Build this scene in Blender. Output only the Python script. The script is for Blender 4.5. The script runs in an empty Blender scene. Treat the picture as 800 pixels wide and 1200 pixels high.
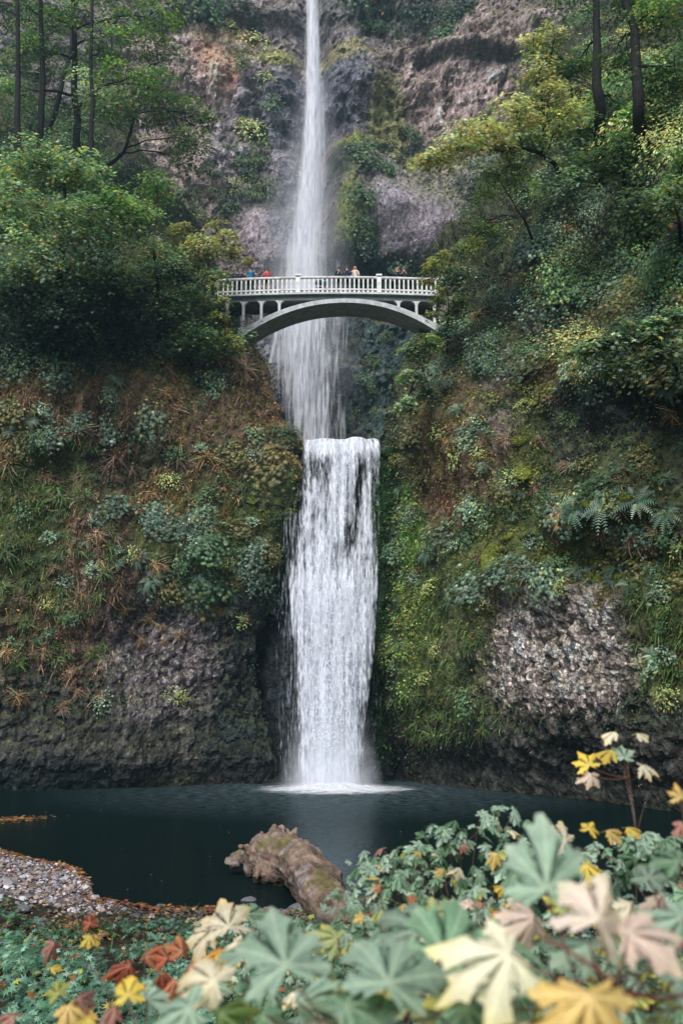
import bpy, bmesh, math, random
import numpy as np
from mathutils import Vector, Matrix

random.seed(7)
RNG = np.random.default_rng(11)
SC = bpy.context.scene
COL = SC.collection

# ------------------------------------------------------------------ camera model
CAM_H, FPX, PITCH = 5.0, 1167.0, math.radians(10.57)
CP, SP = math.cos(PITCH), math.sin(PITCH)


def P(px, py, Y):
    """a point of the place seen in direction (px, py) of the 800x1200 frame, Y metres away"""
    dx = (px - 400) / FPX
    up = (600 - py) / FPX
    t = Y / (CP - up * SP)
    return np.array([dx * t, Y, CAM_H + (SP + up * CP) * t])


def proj(V):
    x, y, z = V[..., 0], V[..., 1], V[..., 2] - CAM_H
    d = y * CP + z * SP
    u = -y * SP + z * CP
    d = np.where(np.abs(d) < 1e-3, 1e-3, d)
    return 400 + FPX * x / d, 600 - FPX * u / d


def ppm(Y):
    return FPX / Y


# ------------------------------------------------------------------ noise (numpy)
def _h(ix, iy, iz, seed):
    h = (ix * 374761393 + iy * 668265263 + iz * 2147483647 + seed * 974634777) & 0xFFFFFFFF
    h = ((h ^ (h >> 13)) * 1274126177) & 0xFFFFFFFF
    h = ((h ^ (h >> 16)) * 2246822519) & 0xFFFFFFFF
    return (h ^ (h >> 15)) & 0xFFFFFFFF


def vnoise(p, seed=0):
    p = np.asarray(p, float)
    i = np.floor(p).astype(np.int64)
    f = p - i
    f = f * f * f * (f * (f * 6 - 15) + 10)
    r = 0
    for dx in (0, 1):
        wx = f[..., 0] if dx else 1 - f[..., 0]
        for dy in (0, 1):
            wy = f[..., 1] if dy else 1 - f[..., 1]
            for dz in (0, 1):
                wz = f[..., 2] if dz else 1 - f[..., 2]
                v = _h(i[..., 0] + dx, i[..., 1] + dy, i[..., 2] + dz, seed) / 4294967295.0
                r = r + v * wx * wy * wz
    return r * 2 - 1


def fbm(p, octv=4, seed=0, gain=0.5):
    a, s, n = 1.0, 0, 0
    p = np.asarray(p, float)
    for k in range(octv):
        s = s + a * vnoise(p, seed + k * 17)
        n += a
        a *= gain
        p = p * 2.03 + 5.3
    return s / n


def ridged(p, octv=4, seed=0):
    a, s, n = 1.0, 0, 0
    p = np.asarray(p, float)
    for k in range(octv):
        s = s + a * (1 - 2 * np.abs(vnoise(p, seed + k * 13)))
        n += a
        a *= 0.5
        p = p * 2.1 + 3.1
    return s / n


def worley(p, seed=0):
    """returns F1, F2 and a random value of the nearest cell"""
    p = np.asarray(p, float)
    i = np.floor(p).astype(np.int64)
    f1 = np.full(p.shape[:-1], 9.0)
    f2 = f1.copy()
    cid = np.zeros(p.shape[:-1])
    for dx in (-1, 0, 1):
        for dy in (-1, 0, 1):
            for dz in (-1, 0, 1):
                c = i + np.array([dx, dy, dz])
                q = [_h(c[..., 0], c[..., 1], c[..., 2], seed + k) / 4294967295.0 for k in (1, 2, 3)]
                d = np.sqrt(sum((c[..., k] + q[k] - p[..., k]) ** 2 for k in range(3)))
                nearer = d < f1
                f2 = np.where(nearer, f1, np.minimum(f2, d))
                cid = np.where(nearer, q[0], cid)
                f1 = np.where(nearer, d, f1)
    return f1, f2, cid


def sstep(a, b, x):
    t = np.clip((x - a) / (b - a), 0, 1)
    return t * t * (3 - 2 * t)


def unit(v):
    v = np.asarray(v, float)
    return v / np.maximum(np.linalg.norm(v, axis=-1, keepdims=True), 1e-9)


# ------------------------------------------------------------------ object helpers
def fast_mesh(name, V, faces, col=None, uv=None, smooth=False):
    me = bpy.data.meshes.new(name)
    V = np.asarray(V, np.float32)
    faces = [np.asarray(f, np.int32) for f in faces if len(f)]
    nl = sum(f.size for f in faces)
    npoly = sum(len(f) for f in faces)
    me.vertices.add(len(V))
    me.vertices.foreach_set('co', V.ravel())
    me.loops.add(nl)
    me.loops.foreach_set('vertex_index', np.concatenate([f.ravel() for f in faces]))
    me.polygons.add(npoly)
    tot = np.concatenate([np.full(len(f), f.shape[1], np.int32) for f in faces])
    start = np.concatenate([[0], np.cumsum(tot)[:-1]]).astype(np.int32)
    me.polygons.foreach_set('loop_start', start)
    me.polygons.foreach_set('loop_total', tot)
    me.polygons.foreach_set('use_smooth', np.full(npoly, smooth))
    if col is not None:
        c = np.asarray(col, np.float32)
        if c.shape[1] == 3:
            c = np.concatenate([c, np.ones((len(c), 1), np.float32)], 1)
        at = me.color_attributes.new('Col', 'FLOAT_COLOR', 'POINT')
        at.data.foreach_set('color', c.ravel())
    if uv is not None:
        ul = me.uv_layers.new(name='UVMap')
        idx = np.concatenate([f.ravel() for f in faces])
        ul.data.foreach_set('uv', np.asarray(uv, np.float32)[idx].ravel())
    me.update()
    me.validate()
    return me


def add_pit(me, a):
    at = me.attributes.new('Pit', 'FLOAT', 'POINT')
    at.data.foreach_set('value', np.asarray(a, np.float32).ravel())


def link(name, me, mat=None, parent=None):
    o = bpy.data.objects.new(name, me)
    COL.objects.link(o)
    if mat is not None and me is not None and len(me.materials) == 0:
        me.materials.append(mat)
    if parent is not None:
        o.parent = parent
    return o


def tag(o, label=None, cat=None, group=None, kind=None):
    if label:
        o['label'] = label
    if cat:
        o['category'] = cat
    if group:
        o['group'] = group
    if kind:
        o['kind'] = kind
    return o


def empty(name, loc=(0, 0, 0)):
    o = bpy.data.objects.new(name, None)
    COL.objects.link(o)
    o.location = loc
    o.empty_display_size = 0.3
    return o


class Acc:
    """collects geometry of one mesh"""

    def __init__(self):
        self.V, self.F, self.C, self.n = [], {}, [], 0
        self.L, self.has = [], False

    def add(self, V, F, C, loc=None):
        V = np.asarray(V, float).reshape(-1, 3)
        self.L.append(np.full((len(V), 3), 9.0) if loc is None else loc)
        self.has = self.has or loc is not None
        F = np.asarray(F, int)
        C = np.broadcast_to(np.asarray(C, float), (len(V), 3))
        self.V.append(V)
        self.C.append(C)
        self.F.setdefault(F.shape[1], []).append(F + self.n)
        self.n += len(V)

    def tube(self, pts, rad, sides=7, col=(.1, .08, .06), cap=True, wob=0.0):
        pts = np.asarray(pts, float)
        rad = np.broadcast_to(np.asarray(rad, float), (len(pts),))
        T = unit(np.gradient(pts, axis=0))
        ref = np.array([0., 0, 1]) if abs(T[0][2]) < .8 else np.array([1., 0, 0])
        X = []
        x = unit(np.cross(ref, T[0]))
        for t in T:
            x = unit(x - t * np.dot(x, t))
            X.append(x)
        X = np.array(X)
        Yv = np.cross(T, X)
        a = np.arange(sides) * 2 * math.pi / sides
        rr = rad[:, None] * (1 + wob * RNG.uniform(-1, 1, (len(pts), sides)))
        V = pts[:, None] + rr[..., None] * (np.cos(a)[None, :, None] * X[:, None] + np.sin(a)[None, :, None] * Yv[:, None])
        m = len(pts)
        i, j = np.meshgrid(np.arange(m - 1), np.arange(sides), indexing='ij')
        j2 = (j + 1) % sides
        F = np.stack([i * sides + j, i * sides + j2, (i + 1) * sides + j2, (i + 1) * sides + j], -1).reshape(-1, 4)
        self.add(V.reshape(-1, 3), F, col)
        if cap:
            n0 = self.n
            self.add(pts[-1:], np.zeros((0, 3), int), col)
            k = np.arange(sides)
            base = n0 - sides
            self.F.setdefault(3, []).append(np.stack([base + k, base + (k + 1) % sides, np.full(sides, n0)], 1))
            self.add(pts[:1], np.zeros((0, 3), int), col)
            base = n0 - sides * m
            self.F[3].append(np.stack([base + (k + 1) % sides, base + k, np.full(sides, n0 + 1)], 1))

    def box(self, c, s, col=(.5, .5, .5), R=None):
        c = np.asarray(c, float)
        h = np.asarray(s, float) / 2
        V = np.array([[x, y, z] for x in (-1, 1) for y in (-1, 1) for z in (-1, 1)]) * h
        if R is not None:
            V = V @ np.asarray(R).T
        F = [[0, 1, 3, 2], [4, 6, 7, 5], [0, 4, 5, 1], [2, 3, 7, 6], [0, 2, 6, 4], [1, 5, 7, 3]]
        self.add(V + c, F, col)

    def mesh(self, name, smooth=False):
        V = np.concatenate(self.V)
        C = np.concatenate(self.C)
        F = [np.concatenate(v) for v in self.F.values()]
        me = fast_mesh(name, V, F, C, smooth=smooth)
        if self.has:
            at = me.attributes.new('Loc', 'FLOAT_VECTOR', 'POINT')
            at.data.foreach_set('vector', np.concatenate(self.L).astype(np.float32).ravel())
        return me

    def link(self, name, mat, parent=None, smooth=False):
        return link(name, self.mesh(name, smooth), mat, parent)


# ------------------------------------------------------------------ leaf templates (XY plane, stem at origin, tip +Y, normal +Z)
def T_oval(w=.28, fold=.08):
    V = np.array([[0, 0, 0], [-w, .5, fold], [w, .5, fold], [0, 1, -.08], [0, .5, 0]])
    return V, np.array([[0, 2, 3, 4], [0, 4, 3, 1]])


def T_maple_lo():
    ang = np.radians([90, 68, 48, 22, 8, -20, -62, -90, -118, -160, 172, 158, 132, 112])
    r = np.array([.68, .25, .62, .22, .54, .24, .38, .08, .38, .24, .54, .22, .62, .25])
    V = np.stack([r * np.cos(ang), .42 + r * np.sin(ang), -.22 * r * r + 0.02], 1)
    V = np.concatenate([[[0, .42, .05]], V])
    k = np.arange(14)
    F = np.stack([np.zeros(14, int), 1 + (k + 1) % 14, 1 + k], 1)[:, ::-1]
    return V, F


def maple_outline():
    """detailed big-leaf maple outline: five lobes, each with side teeth; polar about the vein centre"""
    lob = [(90, 1.0), (42, .93), (138, .93), (-8, .66), (188, .66)]
    pts = []
    order = [(-8, .66), (42, .93), (90, 1.0), (138, .93), (188, .66)]
    for k, (a, L) in enumerate(order):
        prof = [(-.19, .46), (-.165, .58), (-.27, .74), (-.13, .78), (-.10, .90), (0, 1.0), (.10, .90), (.13, .78), (.27, .74), (.165, .58), (.19, .46)]
        for (off, rr) in prof:
            s = 1.0 if L > .8 else .82
            along, side = rr * L, off * L * 1.10 * s
            aa = math.radians(a)
            x = along * math.cos(aa) + side * math.sin(aa) * -1 * -1
            y = along * math.sin(aa) - side * math.cos(aa)
            # side < 0 is clockwise (smaller angle) side
            x = along * math.cos(aa) - side * math.sin(aa)
            y = along * math.sin(aa) + side * math.cos(aa)
            pts.append((x, y))
        if k < 4:
            am = math.radians((a + order[k + 1][0]) / 2)
            pts.append((.47 * math.cos(am), .47 * math.sin(am)))
    pts.append((-.30, -.26))
    pts.append((0, -.06))
    pts.append((.30, -.26))
    return np.array(pts)


def T_maple_hi():
    """rings between centre and outline so that the blade can curl; colour weight of the veins"""
    o = maple_outline() * .5
    n = len(o)
    rings = [.25, .5, .75, 1.0]
    V = [[0, 0, 0]]
    for r in rings:
        for q in o:
            V.append([q[0] * r, q[1] * r, 0])
    V = np.array(V, float)
    # veins: directions of five lobes
    vein = np.zeros(len(V))
    for a, L in ((90, 1), (42, .93), (138, .93), (-8, .66), (188, .66)):
        d = np.array([math.cos(math.radians(a)), math.sin(math.radians(a))])
        al = V[:, :2] @ d
        pe = np.abs(V[:, 0] * d[1] - V[:, 1] * d[0])
        vein = np.maximum(vein, (al > 0) * np.clip(1 - pe / .012, 0, 1))
    F3, F4 = [], []
    for j in range(n):
        j2 = (j + 1) % n
        F3.append([0, 1 + j, 1 + j2])
        for r in range(3):
            b, c = 1 + r * n, 1 + (r + 1) * n
            F4.append([b + j, c + j, c + j2, b + j2])
    return V, np.array(F3), np.array(F4), vein, n


def T_blade():
    V = []
    for k in range(4):
        t = k / 3
        w = .045 * (1 - t * .85)
        V += [[-w, t * (1 - .12 * t), -.45 * t * t], [w, t * (1 - .12 * t), -.45 * t * t]]
    F = [[2 * k, 2 * k + 1, 2 * k + 3, 2 * k + 2] for k in range(3)]
    return np.array(V), np.array(F)


def T_frond(n=11):
    V, F = [], []
    for k in range(n):
        t = .08 + .92 * k / n
        y, z = t * (1 - .22 * t), .42 * t - .85 * t * t
        w = .16 * math.sin(math.pi * min(1, .18 + .86 * t)) + .015
        d = .62 / n
        for s in (-1, 1):
            i = len(V)
            V += [[0, y, z], [0, y + d, z - .5 * d * (1.7 * t - .42)], [s * w, y + d * 1.3, z - .03]]
            F.append([i, i + 1, i + 2] if s < 0 else [i + 1, i, i + 2])
    return np.array(V), np.array(F)


OVAL, MAPLE, BLADE, FROND = T_oval(), T_maple_lo(), T_blade(), T_frond()
LANCE = T_oval(.14, .05)
ROUND = T_oval(.42, .1)


def scatter(acc, T, pos, nrm, tip, scale, col):
    """many copies of a template: pos (N,3), normal (N,3), tip direction (N,3)"""
    TV, TF = T
    pos, nrm = np.asarray(pos, float), unit(nrm)
    tip = np.asarray(tip, float)
    tip = unit(tip - nrm * np.sum(tip * nrm, -1, keepdims=True))
    X = np.cross(tip, nrm)
    s = np.broadcast_to(np.asarray(scale, float), (len(pos),))[:, None, None]
    V = pos[:, None] + s * (TV[None, :, 0:1] * X[:, None] + TV[None, :, 1:2] * tip[:, None] + TV[None, :, 2:3] * nrm[:, None])
    F = (TF[None] + (np.arange(len(pos)) * len(TV))[:, None, None]).reshape(-1, TF.shape[1])
    C = np.repeat(np.asarray(col, float), len(TV), axis=0)
    acc.add(V.reshape(-1, 3), F, C)


# ------------------------------------------------------------------ palettes (linear base colours)
PAL = {
    'dark': [((.012, .030, .022), 4), ((.022, .048, .030), 4), ((.035, .065, .035), 2)],
    'green': [((.030, .070, .032), 4), ((.050, .095, .040), 4), ((.085, .14, .075), 2), ((.16, .17, .04), .5)],
    'blue': [((.07, .135, .095), 4), ((.11, .19, .145), 4), ((.045, .10, .065), 3), ((.17, .26, .21), 1.5)],
    'pale': [((.13, .20, .14), 4), ((.19, .26, .17), 3), ((.08, .14, .085), 3), ((.34, .32, .10), .6)],
    'lime': [((.13, .21, .06), 4), ((.19, .27, .08), 3), ((.08, .14, .045), 3)],
    'moss': [((.085, .105, .018), 4), ((.13, .14, .025), 3), ((.05, .075, .018), 3)],
    'crown': [((.055, .125, .050), 4), ((.085, .165, .060), 4), ((.14, .21, .065), 2), ((.32, .29, .06), .8)],
    'crownpale': [((.08, .15, .09), 4), ((.13, .21, .125), 3), ((.20, .28, .16), 2), ((.33, .29, .07), 1.3), ((.42, .20, .08), .2)],
    'yellow': [((.56, .52, .24), 3), ((.44, .48, .25), 4), ((.64, .48, .18), 1.5), ((.25, .34, .16), 3), ((.62, .28, .07), .6)],
    'yellowgreen': [((.28, .32, .12), 4), ((.18, .25, .10), 4), ((.32, .28, .09), 2), ((.44, .22, .05), .8)],
    'brown': [((.085, .045, .030), 4), ((.13, .075, .045), 3), ((.055, .035, .025), 3), ((.20, .125, .07), 1.5)],
    'russet': [((.13, .060, .030), 3), ((.19, .10, .05), 3), ((.08, .05, .03), 3), ((.30, .13, .045), 1)],
    'tan': [((.20, .13, .085), 3), ((.27, .19, .12), 2), ((.12, .075, .05), 3)],
    'grass': [((.075, .15, .04), 4), ((.11, .19, .05), 3), ((.045, .095, .035), 3), ((.15, .13, .06), 1)],
    'litter': [((.40, .17, .05), 3), ((.30, .10, .05), 3), ((.45, .30, .08), 2), ((.20, .10, .06), 3), ((.5, .33, .2), 1)],
    'thimble': [((.09, .20, .12), 4), ((.13, .26, .165), 4), ((.20, .34, .24), 3), ((.05, .12, .07), 2), ((.40, .38, .07), .35)],
    'fg': [((.10, .21, .145), 4), ((.15, .28, .205), 4), ((.22, .36, .28), 3), ((.05, .12, .075), 2.5), ((.45, .38, .10), .7), ((.50, .32, .22), .3)],
}


PAL['olive'] = [((.16, .17, .06), 4), ((.22, .21, .075), 3), ((.11, .12, .04), 3), ((.34, .27, .09), 1)]
for _k, _f in (('dark', 1.6), ('green', 1.75), ('pale', 1.6), ('lime', 1.7), ('moss', 1.6), ('crown', 2.1), ('crownpale', 2.25), ('brown', 1.7), ('russet', 1.35), ('tan', 1.35), ('grass', 1.2), ('yellow', 1.5), ('yellowgreen', 1.7), ('thimble', 1.2)):
    PAL[_k] = [(tuple(v * _f for v in c), w) for c, w in PAL[_k]]
PAL['russet'] = [((.28, .16, .085), 4), ((.36, .23, .12), 3), ((.17, .115, .065), 3), ((.24, .23, .09), 3), ((.50, .24, .08), 1)]
PAL['tan'] = [((.34, .23, .15), 3), ((.44, .32, .21), 2), ((.20, .135, .09), 3)]
PAL['brown'] = [((.19, .11, .075), 4), ((.27, .17, .11), 3), ((.12, .08, .06), 3), ((.36, .24, .15), 1.5)]
PAL['blue'] = [((.12, .195, .135), 4), ((.17, .25, .18), 4), ((.075, .14, .09), 3), ((.27, .34, .26), 2)]


def pick(pal, n, jit=.22):
    cols = np.array([c for c, w in PAL[pal]])
    w = np.array([w for c, w in PAL[pal]], float)
    i = RNG.choice(len(cols), n, p=w / w.sum())
    c = cols[i] * np.exp(RNG.normal(0, jit, (n, 1))) * np.exp(RNG.normal(0, .07, (n, 3)))
    return np.clip(c, 0, .85)


# ------------------------------------------------------------------ materials
def nt(m):
    m.use_nodes = True
    t = m.node_tree
    t.nodes.clear()
    return t, t.nodes, t.links


def attr_mat(name, rough=.6, spec=.35, trans=0.0, noise_scale=0, noise_amt=0.3, bump=0, bump_scale=10, objvar=0.0, spec_from_alpha=False):
    m = bpy.data.materials.new(name)
    t, N, L = nt(m)
    out = N.new('ShaderNodeOutputMaterial')
    bs = N.new('ShaderNodeBsdfPrincipled')
    at = N.new('ShaderNodeAttribute')
    at.attribute_name = 'Col'
    cur = at.outputs['Color']
    if noise_scale:
        tc = N.new('ShaderNodeTexCoord')
        nz = N.new('ShaderNodeTexNoise')
        nz.inputs['Scale'].default_value = noise_scale
        nz.inputs['Detail'].default_value = 6
        nz.inputs['Roughness'].default_value = .65
        L.new(tc.outputs['Object'], nz.inputs['Vector'])
        mr = N.new('ShaderNodeMapRange')
        mr.inputs['From Min'].default_value = .3
        mr.inputs['From Max'].default_value = .7
        mr.inputs['To Min'].default_value = 1 - noise_amt
        mr.inputs['To Max'].default_value = 1 + noise_amt
        L.new(nz.outputs['Fac'], mr.inputs['Value'])
        mx = N.new('ShaderNodeVectorMath')
        mx.operation = 'SCALE'
        L.new(cur, mx.inputs[0])
        L.new(mr.outputs[0], mx.inputs['Scale'])
        cur = mx.outputs[0]
    if objvar:
        oi = N.new('ShaderNodeObjectInfo')
        mr = N.new('ShaderNodeMapRange')
        mr.inputs['To Min'].default_value = 1 - objvar
        mr.inputs['To Max'].default_value = 1 + objvar
        L.new(oi.outputs['Random'], mr.inputs['Value'])
        mx = N.new('ShaderNodeVectorMath')
        mx.operation = 'SCALE'
        L.new(cur, mx.inputs[0])
        L.new(mr.outputs[0], mx.inputs['Scale'])
        cur = mx.outputs[0]
    L.new(cur, bs.inputs['Base Color'])
    bs.inputs['Roughness'].default_value = rough
    bs.inputs['Specular IOR Level'].default_value = spec
    if spec_from_alpha:  # alpha carries dryness: wet rock is smoother
        mr = N.new('ShaderNodeMapRange')
        mr.inputs['To Min'].default_value = .28
        mr.inputs['To Max'].default_value = rough
        L.new(at.outputs['Alpha'], mr.inputs['Value'])
        L.new(mr.outputs[0], bs.inputs['Roughness'])
    if bump:
        tc2 = N.new('ShaderNodeTexCoord')
        nz = N.new('ShaderNodeTexNoise')
        nz.inputs['Scale'].default_value = bump_scale
        nz.inputs['Detail'].default_value = 8
        nz.inputs['Roughness'].default_value = .7
        L.new(tc2.outputs['Object'], nz.inputs['Vector'])
        b = N.new('ShaderNodeBump')
        b.inputs['Strength'].default_value = bump
        b.inputs['Distance'].default_value = .12
        L.new(nz.outputs['Fac'], b.inputs['Height'])
        L.new(b.outputs[0], bs.inputs['Normal'])
    if trans:
        tr = N.new('ShaderNodeBsdfTranslucent')
        g = N.new('ShaderNodeVectorMath')
        g.operation = 'MULTIPLY'
        g.inputs[1].default_value = (1.2, 1.25, .7)
        L.new(cur, g.inputs[0])
        L.new(g.outputs[0], tr.inputs['Color'])
        ms = N.new('ShaderNodeMixShader')
        ms.inputs[0].default_value = trans
        L.new(bs.outputs[0], ms.inputs[1])
        L.new(tr.outputs[0], ms.inputs[2])
        L.new(ms.outputs[0], out.inputs[0])
    else:
        L.new(bs.outputs[0], out.inputs[0])
    return m


M_leaf = attr_mat('leaf', .5, .45, .40, objvar=.2)
M_fgleaf = attr_mat('near_leaf', .5, .4, .42, noise_scale=14, noise_amt=.28, bump=.25, bump_scale=30)
def add_veins(m):
    """paler veins along the five lobes with finer side veins, in the leaf's own coordinates"""
    N, L = m.node_tree.nodes, m.node_tree.links
    bs = next(n for n in N if n.type == 'BSDF_PRINCIPLED')
    tr = next((n for n in N if n.type == 'BSDF_TRANSLUCENT'), None)
    src = bs.inputs['Base Color'].links[0].from_socket
    at = N.new('ShaderNodeAttribute')
    at.attribute_name = 'Loc'
    sp = N.new('ShaderNodeSeparateXYZ')
    L.new(at.outputs['Vector'], sp.inputs[0])

    def M(op, a, b=0.0):
        n = N.new('ShaderNodeMath')
        n.operation = op
        for k, v in enumerate((a, b)):
            if isinstance(v, (int, float)):
                n.inputs[k].default_value = v
            else:
                L.new(v, n.inputs[k])
        return n.outputs[0]

    def mr(v, a, b, c, d):
        n = N.new('ShaderNodeMapRange')
        for k, q in zip(('From Min', 'From Max', 'To Min', 'To Max'), (a, b, c, d)):
            n.inputs[k].default_value = q
        L.new(v, n.inputs['Value'])
        return n.outputs[0]
    best = bestpe = None
    for a in (90, 42, 138, -8, 188):
        c, s = math.cos(math.radians(a)), math.sin(math.radians(a))
        al = M('ADD', M('MULTIPLY', sp.outputs[0], c), M('MULTIPLY', sp.outputs[1], s))
        pe = M('ABSOLUTE', M('SUBTRACT', M('MULTIPLY', sp.outputs[0], s), M('MULTIPLY', sp.outputs[1], c)))
        pe = M('ADD', pe, M('MULTIPLY', M('LESS_THAN', al, 0.0), 5.0))
        side = M('SUBTRACT', al, M('MULTIPLY', pe, 1.1))
        fr = M('ABSOLUTE', M('SUBTRACT', M('FRACT', M('MULTIPLY', side, 13.0)), .5))
        if best is None:
            best, bestfr = pe, fr
        else:
            near = M('LESS_THAN', pe, best)
            inv_ = M('SUBTRACT', 1.0, near)
            bestfr = M('ADD', M('MULTIPLY', near, fr), M('MULTIPLY', inv_, bestfr))
            best = M('MINIMUM', pe, best)
    main = mr(best, .004, .012, 1.0, 0.0)
    sec = M('MULTIPLY', mr(bestfr, .03, .10, .55, 0.0), M('LESS_THAN', best, .4))
    v = M('MAXIMUM', main, sec)
    mx = N.new('ShaderNodeMix')
    mx.data_type = 'RGBA'
    mx.blend_type = 'ADD'
    mx.inputs['B'].default_value = (.20, .20, .13, 1)
    L.new(v, mx.inputs['Factor'])
    L.new(src, mx.inputs['A'])
    L.new(mx.outputs['Result'], bs.inputs['Base Color'])
    return m


M_bark = attr_mat('bark', .85, .2, noise_scale=5, noise_amt=.45, bump=.6, bump_scale=9)
add_veins(M_fgleaf)
M_stem = attr_mat('stem', .6, .3, noise_scale=20, noise_amt=.3)
M_moss = attr_mat('moss', .95, .1, noise_scale=5, noise_amt=.4, bump=.8, bump_scale=12)
M_stone = attr_mat('stone', .7, .35, noise_scale=8, noise_amt=.25)
M_concrete = attr_mat('concrete', .8, .3, noise_scale=2.2, noise_amt=.38, bump=.12, bump_scale=14)
M_cloth = attr_mat('cloth', .85, .2, noise_scale=15, noise_amt=.15)
M_skin = attr_mat('skin', .55, .4)


def rock_mat():
    m = bpy.data.materials.new('cliff_rock')
    t, N, L = nt(m)
    out = N.new('ShaderNodeOutputMaterial')
    bs = N.new('ShaderNodeBsdfPrincipled')
    at = N.new('ShaderNodeAttribute')
    at.attribute_name = 'Col'
    tc = N.new('ShaderNodeTexCoord')
    mp = N.new('ShaderNodeMapping')
    mp.inputs['Scale'].default_value = (1, 1, .55)
    L.new(tc.outputs['Object'], mp.inputs[0])

    def noise(scale, det=8, rough=.65, vec=mp.outputs[0]):
        n = N.new('ShaderNodeTexNoise')
        n.inputs['Scale'].default_value = scale
        n.inputs['Detail'].default_value = det
        n.inputs['Roughness'].default_value = rough
        L.new(vec, n.inputs['Vector'])
        return n
    n1, n2, n3 = noise(.9), noise(3.2), noise(9, 4)
    vo = N.new('ShaderNodeTexVoronoi')
    vo.inputs['Scale'].default_value = 2.6
    vo.inputs['Randomness'].default_value = 1
    L.new(mp.outputs[0], vo.inputs['Vector'])

    def mr(sock, a, b, c, d):
        n = N.new('ShaderNodeMapRange')
        for k, v in zip(('From Min', 'From Max', 'To Min', 'To Max'), (a, b, c, d)):
            n.inputs[k].default_value = v
        L.new(sock, n.inputs['Value'])
        return n.outputs[0]

    def mul(a, b):
        n = N.new('ShaderNodeMath')
        n.operation = 'MULTIPLY'
        L.new(a, n.inputs[0])
        L.new(b, n.inputs[1])
        return n.outputs[0]
    f = mul(mr(n2.outputs['Fac'], .32, .68, .45, 1.6), mr(n3.outputs['Fac'], .3, .7, .55, 1.45))
    f = mul(f, mr(vo.outputs['Distance'], 0, .7, 1.25, .6))
    sc = N.new('ShaderNodeVectorMath')
    sc.operation = 'SCALE'
    L.new(at.outputs['Color'], sc.inputs[0])
    L.new(f, sc.inputs['Scale'])
    # pitted rock: pale chips between dark hollows
    pt = N.new('ShaderNodeAttribute')
    pt.attribute_name = 'Pit'
    wv = N.new('ShaderNodeVectorMath')
    wv.operation = 'ADD'
    dn = noise(2.2, 4)
    ws = N.new('ShaderNodeVectorMath')
    ws.operation = 'SCALE'
    ws.inputs['Scale'].default_value = .55
    L.new(dn.outputs['Color'], ws.inputs[0])
    L.new(tc.outputs['Object'], wv.inputs[0])
    L.new(ws.outputs[0], wv.inputs[1])
    v2 = N.new('ShaderNodeTexVoronoi')
    v2.inputs['Scale'].default_value = 4.0
    L.new(wv.outputs[0], v2.inputs['Vector'])
    v3 = N.new('ShaderNodeTexVoronoi')
    v3.feature = 'DISTANCE_TO_EDGE'
    v3.inputs['Scale'].default_value = 4.0
    L.new(wv.outputs[0], v3.inputs['Vector'])
    sx = N.new('ShaderNodeSeparateColor')
    L.new(v2.outputs['Color'], sx.inputs[0])
    chip = mul(mr(sx.outputs[0], .1, .8, .32, 1.55), mr(v3.outputs['Distance'], .02, .16, .35, 1.08))
    one = N.new('ShaderNodeMix')
    one.inputs[2].default_value = 1.0
    L.new(pt.outputs['Fac'], one.inputs[0])
    L.new(chip, one.inputs[3])
    sc2 = N.new('ShaderNodeVectorMath')
    sc2.operation = 'SCALE'
    L.new(sc.outputs[0], sc2.inputs[0])
    L.new(one.outputs[0], sc2.inputs['Scale'])
    L.new(sc2.outputs[0], bs.inputs['Base Color'])
    L.new(mr(at.outputs['Alpha'], 0, 1, .3, .9), bs.inputs['Roughness'])
    bs.inputs['Specular IOR Level'].default_value = .35
    ad = N.new('ShaderNodeMath')
    ad.operation = 'ADD'
    L.new(n2.outputs['Fac'], ad.inputs[0])
    L.new(mul(n3.outputs['Fac'], n3.outputs['Fac']), ad.inputs[1])
    b = N.new('ShaderNodeBump')
    b.inputs['Strength'].default_value = .9
    b.inputs['Distance'].default_value = .3
    L.new(ad.outputs[0], b.inputs['Height'])
    L.new(b.outputs[0], bs.inputs['Normal'])
    L.new(bs.outputs[0], out.inputs[0])
    return m


M_rock = rock_mat()


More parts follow.
